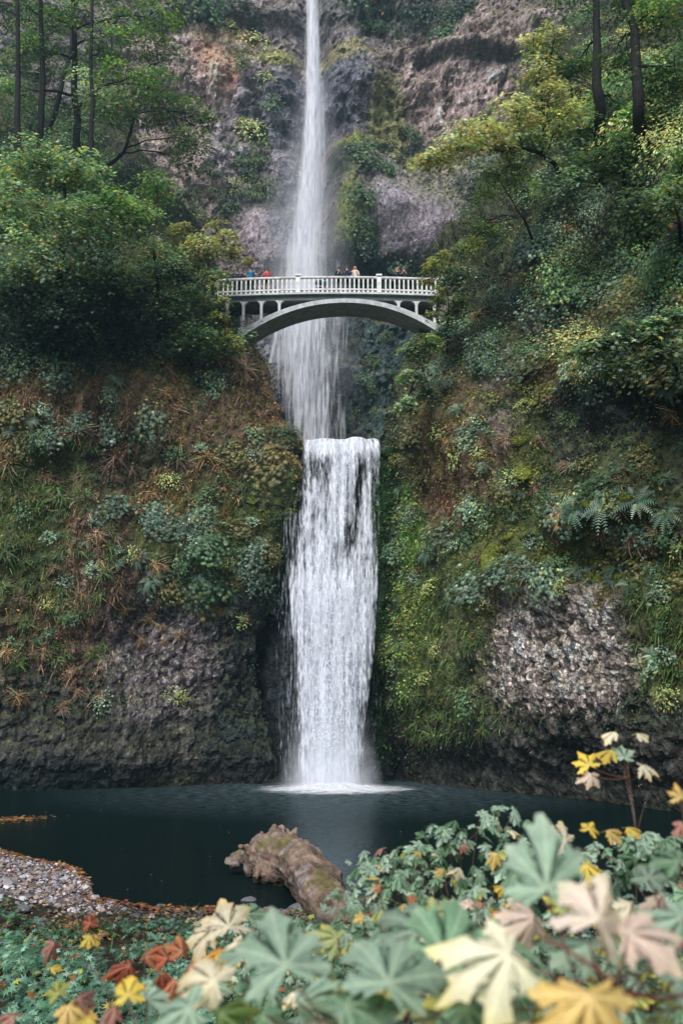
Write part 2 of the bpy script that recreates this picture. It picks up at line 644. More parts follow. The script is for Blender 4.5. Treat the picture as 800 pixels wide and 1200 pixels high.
def water_mat():
    m = bpy.data.materials.new('pool_water')
    t, N, L = nt(m)
    out = N.new('ShaderNodeOutputMaterial')
    bs = N.new('ShaderNodeBsdfPrincipled')
    bs.inputs['Base Color'].default_value = (.004, .010, .012, 1)
    bs.inputs['Roughness'].default_value = .09
    bs.inputs['IOR'].default_value = 1.33
    bs.inputs['Specular IOR Level'].default_value = .15
    tc = N.new('ShaderNodeTexCoord')
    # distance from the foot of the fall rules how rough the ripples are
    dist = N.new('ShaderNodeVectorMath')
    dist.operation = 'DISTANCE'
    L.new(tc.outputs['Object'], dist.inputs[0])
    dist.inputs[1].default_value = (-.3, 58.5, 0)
    mr = N.new('ShaderNodeMapRange')
    mr.inputs['From Min'].default_value = 4
    mr.inputs['From Max'].default_value = 26
    mr.inputs['To Min'].default_value = 1.0
    mr.inputs['To Max'].default_value = .32
    L.new(dist.outputs['Value'], mr.inputs['Value'])
    n = N.new('ShaderNodeTexNoise')
    n.inputs['Scale'].default_value = 3.0
    n.inputs['Detail'].default_value = 4
    n.inputs['Roughness'].default_value = .6
    mp = N.new('ShaderNodeMapping')
    mp.inputs['Scale'].default_value = (.8, 1.6, 1)
    L.new(tc.outputs['Object'], mp.inputs[0])
    L.new(mp.outputs[0], n.inputs['Vector'])
    b = N.new('ShaderNodeBump')
    b.inputs['Distance'].default_value = .3
    L.new(mr.outputs[0], b.inputs['Strength'])
    L.new(n.outputs['Fac'], b.inputs['Height'])
    ripple_pale = N.new('ShaderNodeMapRange')  # paler colour near the fall: aerated water, and painted sky reflection of ripples
    ripple_pale.inputs['From Min'].default_value = 3
    ripple_pale.inputs['From Max'].default_value = 17
    ripple_pale.inputs['To Min'].default_value = .75
    ripple_pale.inputs['To Max'].default_value = 0
    L.new(dist.outputs['Value'], ripple_pale.inputs['Value'])
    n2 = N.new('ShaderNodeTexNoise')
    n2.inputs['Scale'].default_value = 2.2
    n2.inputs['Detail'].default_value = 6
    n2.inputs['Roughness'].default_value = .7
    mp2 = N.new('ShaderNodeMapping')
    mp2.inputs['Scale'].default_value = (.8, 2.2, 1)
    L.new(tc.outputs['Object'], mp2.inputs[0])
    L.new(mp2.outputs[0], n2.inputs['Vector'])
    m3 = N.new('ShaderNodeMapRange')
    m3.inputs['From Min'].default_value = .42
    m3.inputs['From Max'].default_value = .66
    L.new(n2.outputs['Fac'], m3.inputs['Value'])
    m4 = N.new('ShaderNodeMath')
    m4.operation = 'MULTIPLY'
    L.new(ripple_pale.outputs[0], m4.inputs[0])
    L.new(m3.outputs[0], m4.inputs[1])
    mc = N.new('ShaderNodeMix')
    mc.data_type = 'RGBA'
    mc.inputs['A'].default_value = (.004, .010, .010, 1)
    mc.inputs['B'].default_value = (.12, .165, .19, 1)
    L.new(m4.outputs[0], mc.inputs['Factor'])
    df = N.new('ShaderNodeBsdfDiffuse')
    gl = N.new('ShaderNodeBsdfGlossy')
    gl.inputs['Roughness'].default_value = .07
    gl.inputs['Color'].default_value = (.80, .95, 1, 1)
    fr = N.new('ShaderNodeFresnel')
    fr.inputs['IOR'].default_value = 1.33
    L.new(b.outputs[0], fr.inputs['Normal'])
    fm = N.new('ShaderNodeMath')
    fm.operation = 'MULTIPLY'
    fm.inputs[1].default_value = .42
    L.new(fr.outputs[0], fm.inputs[0])
    L.new(b.outputs[0], gl.inputs['Normal'])
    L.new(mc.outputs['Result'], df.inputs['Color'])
    mxs = N.new('ShaderNodeMixShader')
    L.new(fm.outputs[0], mxs.inputs[0])
    L.new(df.outputs[0], mxs.inputs[1])
    L.new(gl.outputs[0], mxs.inputs[2])
    L.new(mxs.outputs[0], out.inputs[0])
    N.remove(bs)
    return m


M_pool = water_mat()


def fall_mat(name, sx, sy, fx, fy, amp, c0=(.42, .46, .55), c1=(.90, .92, .97), soft=.5, seed=0.0):
    """falling water: white streaks whose cover is ruled by the sheet's own density (Col.r) and streak noise in sheet coordinates"""
    m = bpy.data.materials.new(name)
    t, N, L = nt(m)
    out = N.new('ShaderNodeOutputMaterial')
    at = N.new('ShaderNodeAttribute')
    at.attribute_name = 'Col'
    sep = N.new('ShaderNodeSeparateColor')
    L.new(at.outputs['Color'], sep.inputs[0])
    uv = N.new('ShaderNodeUVMap')
    uv.uv_map = 'UVMap'

    def noise(x, y, det, w):
        mp = N.new('ShaderNodeMapping')
        mp.inputs['Scale'].default_value = (x, y, 1)
        mp.inputs['Location'].default_value = (seed * 7.1 + w, seed * 3.3, w)
        L.new(uv.outputs[0], mp.inputs[0])
        n = N.new('ShaderNodeTexNoise')
        n.inputs['Scale'].default_value = 1
        n.inputs['Detail'].default_value = det
        n.inputs['Roughness'].default_value = .6
        n.inputs['Distortion'].default_value = .35
        L.new(mp.outputs[0], n.inputs['Vector'])
        return n.outputs['Fac']
    a, bb = noise(sx, sy, 5, 0), noise(fx, fy, 4, 9)

    def math_(op, x, y):
        n = N.new('ShaderNodeMath')
        n.operation = op
        for k, v in enumerate((x, y)):
            if isinstance(v, (int, float)):
                n.inputs[k].default_value = v
            else:
                L.new(v, n.inputs[k])
        return n.outputs[0]
    mixn = math_('ADD', math_('MULTIPLY', a, .6), math_('MULTIPLY', bb, .4))
    val = math_('ADD', sep.outputs[0], math_('MULTIPLY', math_('SUBTRACT', mixn, .5), amp))
    mr = N.new('ShaderNodeMapRange')
    mr.interpolation_type = 'SMOOTHSTEP'
    mr.inputs['From Min'].default_value = .5 - soft / 2
    mr.inputs['From Max'].default_value = .5 + soft / 2
    L.new(val, mr.inputs['Value'])
    alpha = math_('MULTIPLY', mr.outputs[0], sep.outputs[1])
    cr = N.new('ShaderNodeMapRange')
    cr.inputs['From Min'].default_value = .35
    cr.inputs['From Max'].default_value = .62
    L.new(math_('ADD', math_('MULTIPLY', a, .35), math_('MULTIPLY', bb, .65)), cr.inputs['Value'])
    mc = N.new('ShaderNodeMix')
    mc.data_type = 'RGBA'
    mc.inputs['A'].default_value = (*c0, 1)
    mc.inputs['B'].default_value = (*c1, 1)
    L.new(cr.outputs[0], mc.inputs['Factor'])
    d = N.new('ShaderNodeBsdfDiffuse')
    tl = N.new('ShaderNodeBsdfTranslucent')
    L.new(mc.outputs['Result'], d.inputs[0])
    L.new(mc.outputs['Result'], tl.inputs[0])
    ms = N.new('ShaderNodeMixShader')
    ms.inputs[0].default_value = .3
    L.new(d.outputs[0], ms.inputs[1])
    L.new(tl.outputs[0], ms.inputs[2])
    tp = N.new('ShaderNodeBsdfTransparent')
    m2 = N.new('ShaderNodeMixShader')
    L.new(alpha, m2.inputs[0])
    L.new(tp.outputs[0], m2.inputs[1])
    L.new(ms.outputs[0], m2.inputs[2])
    L.new(m2.outputs[0], out.inputs[0])
    return m


# ------------------------------------------------------------------ cliffs
def interp_sil(tab, gfun, Y0):
    """silhouette table (px, py) -> X as a function of Z at the depth of the face"""
    zs, xs = [], []
    for px, py in tab:
        Y = Y0 + 2
        for _ in range(6):
            p = P(px, py, Y)
            Y = Y0 + 1.5 + gfun(p[2])
        zs.append(p[2])
        xs.append(p[0])
    zs, xs = np.array(zs), np.array(xs)
    o = np.argsort(zs)
    return lambda z: np.interp(z, zs[o], xs[o])


gL_t = ([-3, 0, 1.5, 4, 8, 10, 12, 15, 20, 26, 31, 35, 45, 60, 75, 95], [1, .6, -.3, -.3, .2, .0, .2, .7, 1.2, 2.2, 3.6, 7, 17, 30, 42, 58])
gR_t = ([-3, 0, 1.4, 2.8, 5, 9, 11, 13, 16, 18, 22, 27, 32, 45, 60, 75, 95], [3.6, 3.6, 2.8, .8, -.6, -.5, .0, .9, 1.2, 1.2, 1.8, 3.2, 5.5, 13, 23, 34, 52])
gL = lambda z: np.interp(z, *gL_t)
gR = lambda z: np.interp(z, *gR_t)
silL = interp_sil([(330, 940), (330, 915), (322, 850), (316, 800), (312, 760), (318, 700), (324, 650), (332, 620), (340, 590), (349, 560), (353, 520), (343, 500), (326, 470), (312, 440), (292, 410), (276, 385), (280, 360), (288, 330), (215, 250), (150, 150), (100, 0), (20, -200)], gL, 60)
silR = interp_sil([(446, 940), (446, 900), (450, 800), (458, 700), (456, 600), (453, 560), (450, 520), (462, 500), (477, 450), (487, 430), (497, 400), (503, 380), (500, 330), (515, 300), (592, 200), (640, 100), (690, 0), (780, -200)], gR, 60)


def paint(px, py, V, base, blobs, seed=3):
    """soft, noise-edged colour regions"""
    c = np.broadcast_to(np.asarray(base, float), px.shape + (3,)).copy()
    nz = fbm(V / 2.2, 4, seed) * .75 + fbm(V / .5, 3, seed + 5) * .35
    for (bx, by, rx, ry, colr, st) in blobs:
        d = np.sqrt(((px - bx) / rx) ** 2 + ((py - by) / ry) ** 2)
        w = sstep(1.25, .7, d + nz * .55) * st
        c = c * (1 - w[..., None]) + np.asarray(colr) * w[..., None]
    return c


ROCKDK, ROCKGY, ROCKPK, EARTH, RUST, MOSSC, TANC, WETSHADE = (.042, .042, .038), (.13, .115, .125), (.27, .235, .22), (.085, .055, .038), (.11, .07, .045), (.05, .065, .018), (.19, .13, .095), (.012, .022, .022)  # last colour serves wet rock and painted overhang shade
BLOBS_L = [
    (60, 760, 130, 90, EARTH, .9), (110, 850, 260, 75, ROCKDK, 1), (215, 760, 100, 85, ROCKGY, .95), (175, 700, 55, 60, ROCKGY, .5),
    (85, 690, 22, 110, TANC, .8), (30, 560, 70, 120, MOSSC, .75), (40, 660, 60, 90, MOSSC, .6), (140, 640, 30, 80, RUST, .7),
    (230, 620, 90, 60, MOSSC, .9), (150, 470, 150, 60, RUST, .85), (310, 480, 40, 70, RUST, .9), (335, 540, 30, 50, TANC, .5), (150, 370, 180, 60, (.015, .02, .016), .9),  # near-black patch: shadow below the trees put into the rock colour
    (60, 910, 120, 22, WETSHADE, .9), (300, 820, 60, 120, WETSHADE, .85), (345, 600, 30, 60, (.02, .045, .012), .9)]
BLOBS_R = [
    (650, 760, 120, 90, ROCKPK, 1), (720, 800, 60, 70, ROCKPK, .6), (660, 885, 200, 45, ROCKDK, 1), (770, 870, 60, 70, ROCKDK, 1), (640, 640, 120, 45, MOSSC, .9),
    (615, 500, 30, 80, MOSSC, .9), (720, 490, 90, 60, (.018, .02, .018), .9), (540, 560, 60, 80, EARTH, .8), (520, 490, 40, 70, RUST, .6), (590, 470, 25, 60, (.12, .10, .095), .8),  # near-black patch: shade of the hollow put into the rock colour
    (475, 700, 26, 130, (.035, .10, .012), .95), (520, 760, 60, 110, MOSSC, .85), (455, 650, 14, 200, WETSHADE, .9), (500, 880, 80, 50, (.018, .02, .017), .9), (780, 720, 50, 100, MOSSC, .9),
    (760, 440, 70, 60, WETSHADE, .8), (560, 640, 50, 60, MOSSC, .8)]  # first patch paints the overhang's shade with the wet rock colour


def build_cliff(side):
    g, sil, sgn = (gL, silL, 1) if side == 'L' else (gR, silR, -1)
    z = [-2.0]
    while z[-1] < 92:
        z.append(z[-1] + (.125 if z[-1] < 34 else .27))
    z = np.array(z)
    # u: distance from the corner along the front (negative), round the corner, back along the gorge side
    uf = [-.0]
    while uf[-1] > -34:
        uf.append(uf[-1] - (.125 if uf[-1] > -24 else .6))
    uf = np.array(uf[::-1])
    R, slope = 2.2, (.33 if side == 'L' else -1.12)
    # heading angle of the front (seen from above), then turned to run back
    if side == 'L':
        a0, a1 = math.atan2(.33, 1), math.radians(101)
    else:
        a0, a1 = math.atan2(1.12, 1), math.radians(101)
    na = max(8, int(R * (a1 - a0) / .12))
    aa = np.linspace(a0, a1, na)
    dx = np.cos(aa) * R * (a1 - a0) / na
    dy = np.sin(aa) * R * (a1 - a0) / na
    cx, cy = np.cumsum(dx), np.cumsum(dy)
    us = np.concatenate([np.arange(0, 8, .14), np.arange(8, 40, .4)])[1:]
    fx = uf * (1 if side == 'L' else 1)
    prof_x = np.concatenate([uf * math.cos(a0) * (1.05 if side == 'L' else 1.15), cx, cx[-1] + us * math.cos(a1)])
    if side == 'L':
        fy = uf * .33
    else:
        fy = uf * 1.12 * 1.0
        fy = np.where(uf < -12, fy + (np.abs(uf) - 12) * -.25, fy)
        fy = fy * .92 + np.where(uf > -6, 0, 0)
    prof_y = np.concatenate([fy, cy, cy[-1] + us * math.sin(a1)])
    # shift so that the silhouette (largest x of the corner) lies on sil
    xm = np.max(prof_x[:len(uf) + na])
    Zg, Xp = np.meshgrid(z, prof_x - xm, indexing='ij')
    _, Yp = np.meshgrid(z, prof_y, indexing='ij')
    S = sil(z)[:, None]
    X = S + Xp if side == 'L' else S - Xp
    Y = 60 + g(z)[:, None] + Yp
    V = np.stack([X, Y, Zg], -1)
    # normals of the plain surface
    du = np.gradient(V, axis=1)
    dv = np.gradient(V, axis=0)
    n = unit(np.cross(du, dv)) * sgn
    q = V * np.array([1, 1, .8])
    big = fbm(q / 6.5, 3, 21) * (1.5 + 1.6 * sstep(20, 32, V[..., 2]))
    mid = ridged(q / 2.4, 4, 5 if side == 'L' else 9) * .55
    px, py = proj(V)
    if side == 'L':
        rockm = np.maximum(np.maximum(sstep(1.2, .7, np.hypot((px - 190) / 170, (py - 830) / 130)), .25), sstep(740, 800, py))
    else:
        rockm = np.maximum(sstep(1.25, .7, np.hypot((px - 660) / 140, (py - 790) / 130)), .3)
        rockm = np.maximum(rockm, sstep(850, 880, py))
    f1, f2, cid = worley(V / np.array([.62, .62, .85]), 4)
    facet = (f2 - f1 - .25) * .35 + (cid - .5) * .22
    g1, g2, gid = worley(V / .27, 8)
    fine = fbm(V / .45, 3, 31) * .14 + (g2 - g1 - .25) * .10 * rockm
    disp = big + mid + facet * (.35 + rockm) + fine
    # ledges and hollows
    if side == 'L':
        feats = [(230, 640, 110, 55, 1.3), (100, 610, 40, 40, .5), (330, 560, 35, 60, .8), (290, 790, 70, 90, -1.0), (60, 480, 90, 40, .7), (200, 730, 90, 40, -.5), (140, 400, 160, 30, -1.4)]
    else:
        feats = [(600, 670, 80, 40, 1.3), (700, 600, 100, 26, 1.5), (740, 500, 90, 45, -1.8), (615, 560, 26, 26, .6), (540, 540, 40, 60, .7), (500, 840, 60, 60, -.8), (740, 655, 90, 22, -.5), (520, 650, 40, 60, .5), (700, 420, 120, 30, .8), (600, 400, 60, 60, -1.0)]
    for (bx, by, rx, ry, am) in feats:
        disp = disp + am * np.exp(-(((px - bx) / rx) ** 2 + ((py - by) / ry) ** 2))
    # calm the displacement at the water
    disp = disp * (.35 + .65 * sstep(-1, 5, V[..., 2]))
    V = V + n * disp[..., None]
    m, k = V.shape[:2]
    du = np.gradient(V, axis=1)
    dv = np.gradient(V, axis=0)
    n2 = unit(np.cross(du, dv)) * sgn
    px, py = proj(V)
    C = paint(px, py, V, (.04, .04, .024) if side == 'L' else (.035, .04, .022), BLOBS_L if side == 'L' else BLOBS_R)
    # mineral variety, facets and moss where the rock is level enough to hold it
    C = C * (1 + .75 * (cid - .5) * rockm)[..., None]
    C = C * (1 - rockm * .6 * sstep(.16, .02, (g2 - g1)))[..., None]
    lev = sstep(.15, .6, n2[..., 2] + .35 * fbm(V / 1.2, 3, 77)) * (1 - .5 * rockm)
    C = C * (1 - .7 * lev[..., None]) + np.array(MOSSC) * .7 * lev[..., None]
    C = C * np.exp(.35 * fbm(V / 1.1, 4, 55))[..., None]
    dry = np.clip(.45 + .5 * fbm(V / 3, 2, 91), 0, 1)
    dry = np.where(np.abs(px - 395) < 110, dry * .4, dry)
    i, j = np.meshgrid(np.arange(m - 1), np.arange(k - 1), indexing='ij')
    a, b, c, d = i * k + j, i * k + j + 1, (i + 1) * k + j + 1, (i + 1) * k + j
    F = np.stack([a, b, c, d] if side == 'L' else [a, d, c, b], -1).reshape(-1, 4)
    C = np.clip(C * 2.2 * np.array([1.05, .99, .95]), 0, .6)
    C4 = np.concatenate([C, dry[..., None]], -1)
    me = fast_mesh('cliff', V.reshape(-1, 3), [F], C4.reshape(-1, 4), smooth=False)
    if side == 'L':
        pit = sstep(1.25, .6, np.hypot((px - 215) / 95, (py - 765) / 90) + .5 * fbm(V / 1.2, 3, 15)) * .9
        pit = np.maximum(pit, .45 * sstep(760, 800, py))
    else:
        pit = sstep(1.2, .8, np.hypot((px - 658) / 112, (py - 780) / 88) + .45 * fbm(V / 1.2, 3, 15))
        pit = np.maximum(pit, .5 * sstep(850, 880, py))
    add_pit(me, pit)
    o = link('cliff_left' if side == 'L' else 'cliff_right', me, M_rock)
    tag(o, kind='structure', label='mossy rust brown cliff left of the waterfall' if side == 'L' else 'mossy dark cliff with pale pitted rock right of the waterfall')
    return V, n2, px, py, rockm


LV = build_cliff('L')
RV = build_cliff('R')


# back amphitheatre
def back_grid():
    xs = [-60.]
    while xs[-1] < 62:
        xs.append(xs[-1] + (.2 if -24 < xs[-1] < 28 else .9))
    z = [17.]
    while z[-1] < 108:
        z.append(z[-1] + (.22 if z[-1] < 92 else .8))
    X, Z = np.meshgrid(np.array(xs), np.array(z), indexing='xy')
    Y = 97 + (Z - 30) * .05 - .012 * np.minimum(np.abs(X + 3), 30) ** 2
    V = np.stack([X, Y, Z], -1)
    px, py = proj(V)
    big = fbm(V / 9, 3, 41) * 2.4
    strata = np.sin(Z * .55 + 2.2 * fbm(V / 12, 2, 6)) * .45
    mid = ridged(V * np.array([1, 1, .75]) / 3.0, 4, 12) * 1.0
    f1, f2, cid = worley((V + .9 * np.stack([fbm(V / 1.5, 3, 61), fbm(V / 1.5, 3, 62), fbm(V / 1.5, 3, 63)], -1)) / np.array([1.3, 1.3, 1.9]), 14)
    smooth = np.zeros_like(px)
    feats = [(482, 266, 62, 40, 3.4, 1), (455, 215, 22, 60, 1.2, .6), (412, 200, 34, 42, 2.6, .2), (408, 275, 24, 55, 2.6, .8), (315, 275, 36, 46, 2.0, .8), (410, 90, 34, 62, 1.6, 0),
             (300, 130, 60, 60, 1.0, 0), (480, 200, 50, 20, 1.6, .3), (270, 20, 90, 10, 1.8, 0), (540, 62, 70, 9, 2.0, 0), (440, 340, 120, 22, -1.6, 0), (560, 20, 60, 40, 1.4, 0), (370, 360, 60, 60, 1.2, .2), (365, 120, 22, 200, -2.5, 0)]
    disp = big
    for (bx, by, rx, ry, am, sm) in feats:
        w = np.exp(-(((px - bx) / rx) ** 2 + ((py - by) / ry) ** 2) ** 1.6)
        disp = disp + am * w
        smooth = np.maximum(smooth, sm * w)
    k = 1 - smooth * .9
    disp = disp + (strata + mid + ((f2 - f1 - .25) * .25 + (cid - .5) * .5) + fbm(V / .7, 3, 19) * .35) * k
    V[..., 1] -= disp
    BR, LAV, PNK, BLU, GRN, MAU = (.175, .145, .122), (.148, .142, .146), (.205, .165, .145), (.075, .085, .10), (.10, .115, .035), (.165, .152, .157)
    blobs = [(230, 100, 90, 110, PNK, .9), (210, 220, 60, 60, BR, .8), (262, 70, 32, 46, (.32, .17, .11), .9), (300, 190, 60, 70, LAV, .9), (330, 130, 50, 50, BLU, .8), (320, 75, 26, 12, (.15, .16, .045), .9),
             (540, 100, 90, 60, PNK, .9), (560, 40, 80, 40, BR, .8), (500, 160, 60, 40, BR, .7), (405, 100, 34, 60, BLU, .95), (395, 70, 40, 16, (.15, .14, .05), .7), (455, 150, 26, 70, GRN, .8), (475, 195, 40, 8, (.16, .17, .05), .8),
             (412, 175, 22, 14, (.12, .17, .03), .95), (410, 205, 28, 28, (.02, .032, .02), .9), (482, 266, 60, 36, MAU, 1), (450, 235, 22, 50, LAV, .8), (407, 275, 17, 48, (.10, .125, .035), .95), (312, 270, 26, 42, MAU, .8), (340, 260, 26, 60, BLU, .8),
             (440, 320, 110, 18, (.02, .035, .025), .9), (520, 230, 50, 30, (.08, .085, .06), .7), (440, 440, 70, 90, (.028, .048, .045), 1), (350, 440, 60, 90, (.06, .07, .085), .8), (400, 20, 60, 22, (.05, .06, .055), .7),
             (250, 25, 90, 12, (.04, .045, .045), .8), (540, 70, 70, 7, (.035, .035, .035), .8), (480, 20, 60, 20, (.03, .05, .035), .8), (445, 490, 60, 40, (.02, .038, .03), .8)]  # dark strips at the upper ledges: overhang shade put into the colour
    C = paint(px, py, V, (.105, .095, .09), blobs, 23)
    C = C * (1 + (.5 * (cid - .5) - .2 * sstep(.2, .02, f2 - f1)) * k)[..., None]
    C = C * np.exp(.45 * fbm(V / 2.5, 4, 57) + .25 * mid * k)[..., None]
    du = np.gradient(V, axis=1)
    dv = np.gradient(V, axis=0)
    n2 = unit(np.cross(du, dv))
    lev = sstep(.25, .7, n2[..., 2] + .3 * fbm(V / 1.6, 3, 78)) * k
    C = C * (1 - .6 * lev[..., None]) + np.array((.085, .09, .035)) * .6 * lev[..., None]
    dry = np.clip(sstep(20, 90, np.abs(px - 370)), .15, 1)
    m, kk = V.shape[:2]
    i, j = np.meshgrid(np.arange(m - 1), np.arange(kk - 1), indexing='ij')
    F = np.stack([i * kk + j, i * kk + j + 1, (i + 1) * kk + j + 1, (i + 1) * kk + j], -1).reshape(-1, 4)
    C = np.clip(C * 2.5 * np.array([1.0, .95, 1.04]), 0, .6)
    C4 = np.concatenate([C, dry[..., None]], -1)
    me = fast_mesh('cliff_back', V.reshape(-1, 3), [F], C4.reshape(-1, 4), smooth=False)
    tag(link('cliff_back', me, M_rock), kind='structure', label='tall lavender brown cliff behind the upper waterfall')
    return V, n2, px, py, smooth


BV = back_grid()


# rock wall and ledge behind and above the lower fall
def build_ledge():
    s = np.concatenate([np.arange(-2, 20.2, .14), 20.2 + np.arange(0, 40, .3)])
    zz = np.where(s < 20.2, s, 20.25 + np.minimum((s - 20.2) * .02, 4))
    yy = np.where(s < 20.2, np.interp(s, [-2, 0, 8, 15, 18.5, 20.2], [61.4, 61.4, 61.2, 60.6, 60.2, 60.1]), 60.1 + (s - 20.2))
    uu = np.linspace(0, 1, 80)
    Ul, Zs = np.meshgrid(uu, zz)
    lo, hi = silL(np.minimum(zz, 20))[:, None] - 1.5, silR(np.minimum(zz, 20))[:, None] + 1.5
    back = np.maximum(s - 20.2, 0)[:, None] * .12
    X = lo - back + (hi - lo + 2 * back) * Ul
    _, Y = np.meshgrid(uu, yy)
    Y = Y + np.where(Zs < 20.2, 1, 0) * 3.2 * np.abs(2 * Ul - 1) ** 5 + .4
    V = np.stack([X, Y, Zs], -1)
    du = np.gradient(V, axis=1)
    dv = np.gradient(V, axis=0)
    n = unit(np.cross(du, dv))
    f1, f2, cid = worley(V / .7, 3)
    d = ridged(V / 1.8, 3, 2) * .28 + (f2 - f1) * .22 + fbm(V / .4, 2, 4) * .08
    top = sstep(19.0, 20.2, V[..., 2])
    d = d * (1 - .7 * top)
    V = V + n * (d - .25)[..., None]
    C = np.broadcast_to(np.array((.020, .030, .032)), V.shape) * np.exp(.6 * fbm(V / 1.2, 3, 9))[..., None] * (1 + .8 * (cid - .5))[..., None]
    px, py = proj(V)
    gm = sstep(428, 445, px + 10 * fbm(V / 1.1, 3, 8)) * sstep(900, 820, py) * .8
    C = C * (1 - gm[..., None]) + np.array((.02, .075, .010)) * gm[..., None]
    m, kk = V.shape[:2]
    i, j = np.meshgrid(np.arange(m - 1), np.arange(kk - 1), indexing='ij')
    F = np.stack([i * kk + j, i * kk + j + 1, (i + 1) * kk + j + 1, (i + 1) * kk + j], -1).reshape(-1, 4)
    C4 = np.concatenate([C, np.full(C.shape[:2] + (1,), .1)], -1)
    me = fast_mesh('rock_ledge', V.reshape(-1, 3), [F], C4.reshape(-1, 4))
    tag(link('rock_ledge', me, M_rock), kind='structure', label='dark wet rock wall behind the lower waterfall')
    return V, n, px, py, None


EV = build_ledge()


# ------------------------------------------------------------------ ground, bank and pool
def shore(x):
    return np.interp(x, [-60, -14, -11, -9.5, -8, -7, -6.3, -4.5, 0, 3, 8, 15, 30, 60], [44, 37, 34, 32.3, 31, 29, 26.3, 25.2, 24.5, 23.5, 22, 20, 18, 14])


def bank_z(x, y):
    d = shore(x) - y
    z = np.where(d > 0, .03 * d + .0043 * d * d, .16 * d)
    d2 = np.maximum(d - 8, 0)
    z = np.where(d > 30, .03 * 30 + .0043 * 900 + 0 * d, z)
    return np.clip(z, -1.9, 3.55)


def build_ground():
    xs = np.concatenate([np.linspace(-600, -40, 12), np.arange(-38, 30, .3), np.linspace(32, 600, 12)])
    ys = np.concatenate([np.linspace(-400, -20, 12), np.arange(-18, 46, .25), np.linspace(48, 900, 14)])
    X, Y = np.meshgrid(xs, ys)
    Z = bank_z(X, Y)
    V = np.stack([X, Y, Z], -1)
    V[..., 2] += (fbm(V / 1.3, 3, 3) * .07 + fbm(V / 5, 2, 8) * .12) * sstep(0, 3, shore(X) - Y)
    grav = sstep(-.6, .6, Y - 25.3 + 1.2 * fbm(V / 2, 2, 4)) * (X < 3)
    C = np.array((.030, .026, .018)) * (1 - grav[..., None]) + np.array((.15, .13, .135)) * grav[..., None]
    wet = sstep(.4, -.1, shore(X) - Y)
    C = C * (1 - .75 * wet[..., None])
    C = C * np.exp(.3 * fbm(V / .4, 3, 2))[..., None]
    m, kk = V.shape[:2]
    i, j = np.meshgrid(np.arange(m - 1), np.arange(kk - 1), indexing='ij')
    F = np.stack([i * kk + j, i * kk + j + 1, (i + 1) * kk + j + 1, (i + 1) * kk + j], -1).reshape(-1, 4)
    me = fast_mesh('ground', V.reshape(-1, 3), [F], C.reshape(-1, 3), smooth=True)
    tag(link('ground', me, attr_mat('soil', .95, .15, noise_scale=6, noise_amt=.5, bump=.6, bump_scale=12)), kind='structure')


build_ground()
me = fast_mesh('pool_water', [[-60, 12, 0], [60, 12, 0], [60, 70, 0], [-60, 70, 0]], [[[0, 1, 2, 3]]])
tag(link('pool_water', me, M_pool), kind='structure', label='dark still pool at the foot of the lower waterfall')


# ------------------------------------------------------------------ waterfalls
def sheet(name, rows, mat, nu, dens, seed, bulge=.25, parent=None, alpha=1.0, amp=.12, lip=0.0):
    """rows: list of (py, pxl, pxr, Y) down the fall; dens(u, py) -> density"""
    rows = sorted(rows)
    pys = np.arange(rows[0][0], rows[-1][0] + 1, 3.0)
    r = np.array(rows, float)
    l, rr, Y = (np.interp(pys, r[:, 0], r[:, k]) for k in (1, 2, 3))
    u = np.linspace(0, 1, nu)
    V = np.zeros((len(pys), nu, 3))
    UV = np.zeros((len(pys), nu, 2))
    for i, py in enumerate(pys):
        a, b = P(l[i], py, Y[i]), P(rr[i], py, Y[i])
        V[i] = a + (b - a) * u[:, None]
        V[i, :, 1] -= bulge * np.sin(np.pi * u)
        UV[i, :, 0] = a[0] + (b[0] - a[0]) * u
        UV[i, :, 1] = a[2]
    V[..., 1] += amp * fbm(V * np.array([2.2, 0, .35]) + seed, 3, int(seed * 3) + 1)
    Ug, Pg = np.meshgrid(u, pys)
    if lip:
        V[..., 2] += lip * fbm(V * np.array([1.1, 0, 0]) + 3, 3, 5) * sstep(560, 520, Pg)
    D = dens(Ug, Pg)
    C = np.stack([D, np.full_like(D, alpha), D * 0], -1)
    m, kk = V.shape[:2]
    i, j = np.meshgrid(np.arange(m - 1), np.arange(kk - 1), indexing='ij')
    F = np.stack([i * kk + j, (i + 1) * kk + j, (i + 1) * kk + j + 1, i * kk + j + 1], -1).reshape(-1, 4)
    me = fast_mesh(name, V.reshape(-1, 3), [F], C.reshape(-1, 3), UV.reshape(-1, 2), smooth=True)
    return link(name, me, mat, parent)


def edge(u, p=.5):
    return np.clip(4 * u * (1 - u), 0, 1) ** p


lower = empty('waterfall', tuple(P(395, 920, 58.5)))
tag(lower, 'lower waterfall pouring over the rock lip into the dark pool', 'waterfall')
rowsA = [(514, 356, 447, 61.0), (519, 355, 447, 59.7), (540, 351, 447, 59.4), (600, 341, 446, 59.1), (650, 333, 445, 58.8), (690, 337, 444, 58.6), (760, 343, 440, 58.6), (850, 348, 429, 58.6), (921, 348, 426, 58.6)]


def inv(o, par):
    o.parent = par
    o.matrix_parent_inverse = Matrix.Translation(-Vector(par.location))
    return o


def gapn(u, p):
    q = np.stack([u * 5.5 + .35 * fbm(np.stack([u * 3, p / 40, u * 0], -1), 2, 3), p / 75.0, u * 0], -1)
    return .30 * sstep(-.1, .7, fbm(q, 3, 47)) * sstep(700, 620, p) * sstep(520, 550, p) + .2 * np.exp(-((u - .36) / .05) ** 2) * np.exp(-((p - 548) / 12) ** 2)


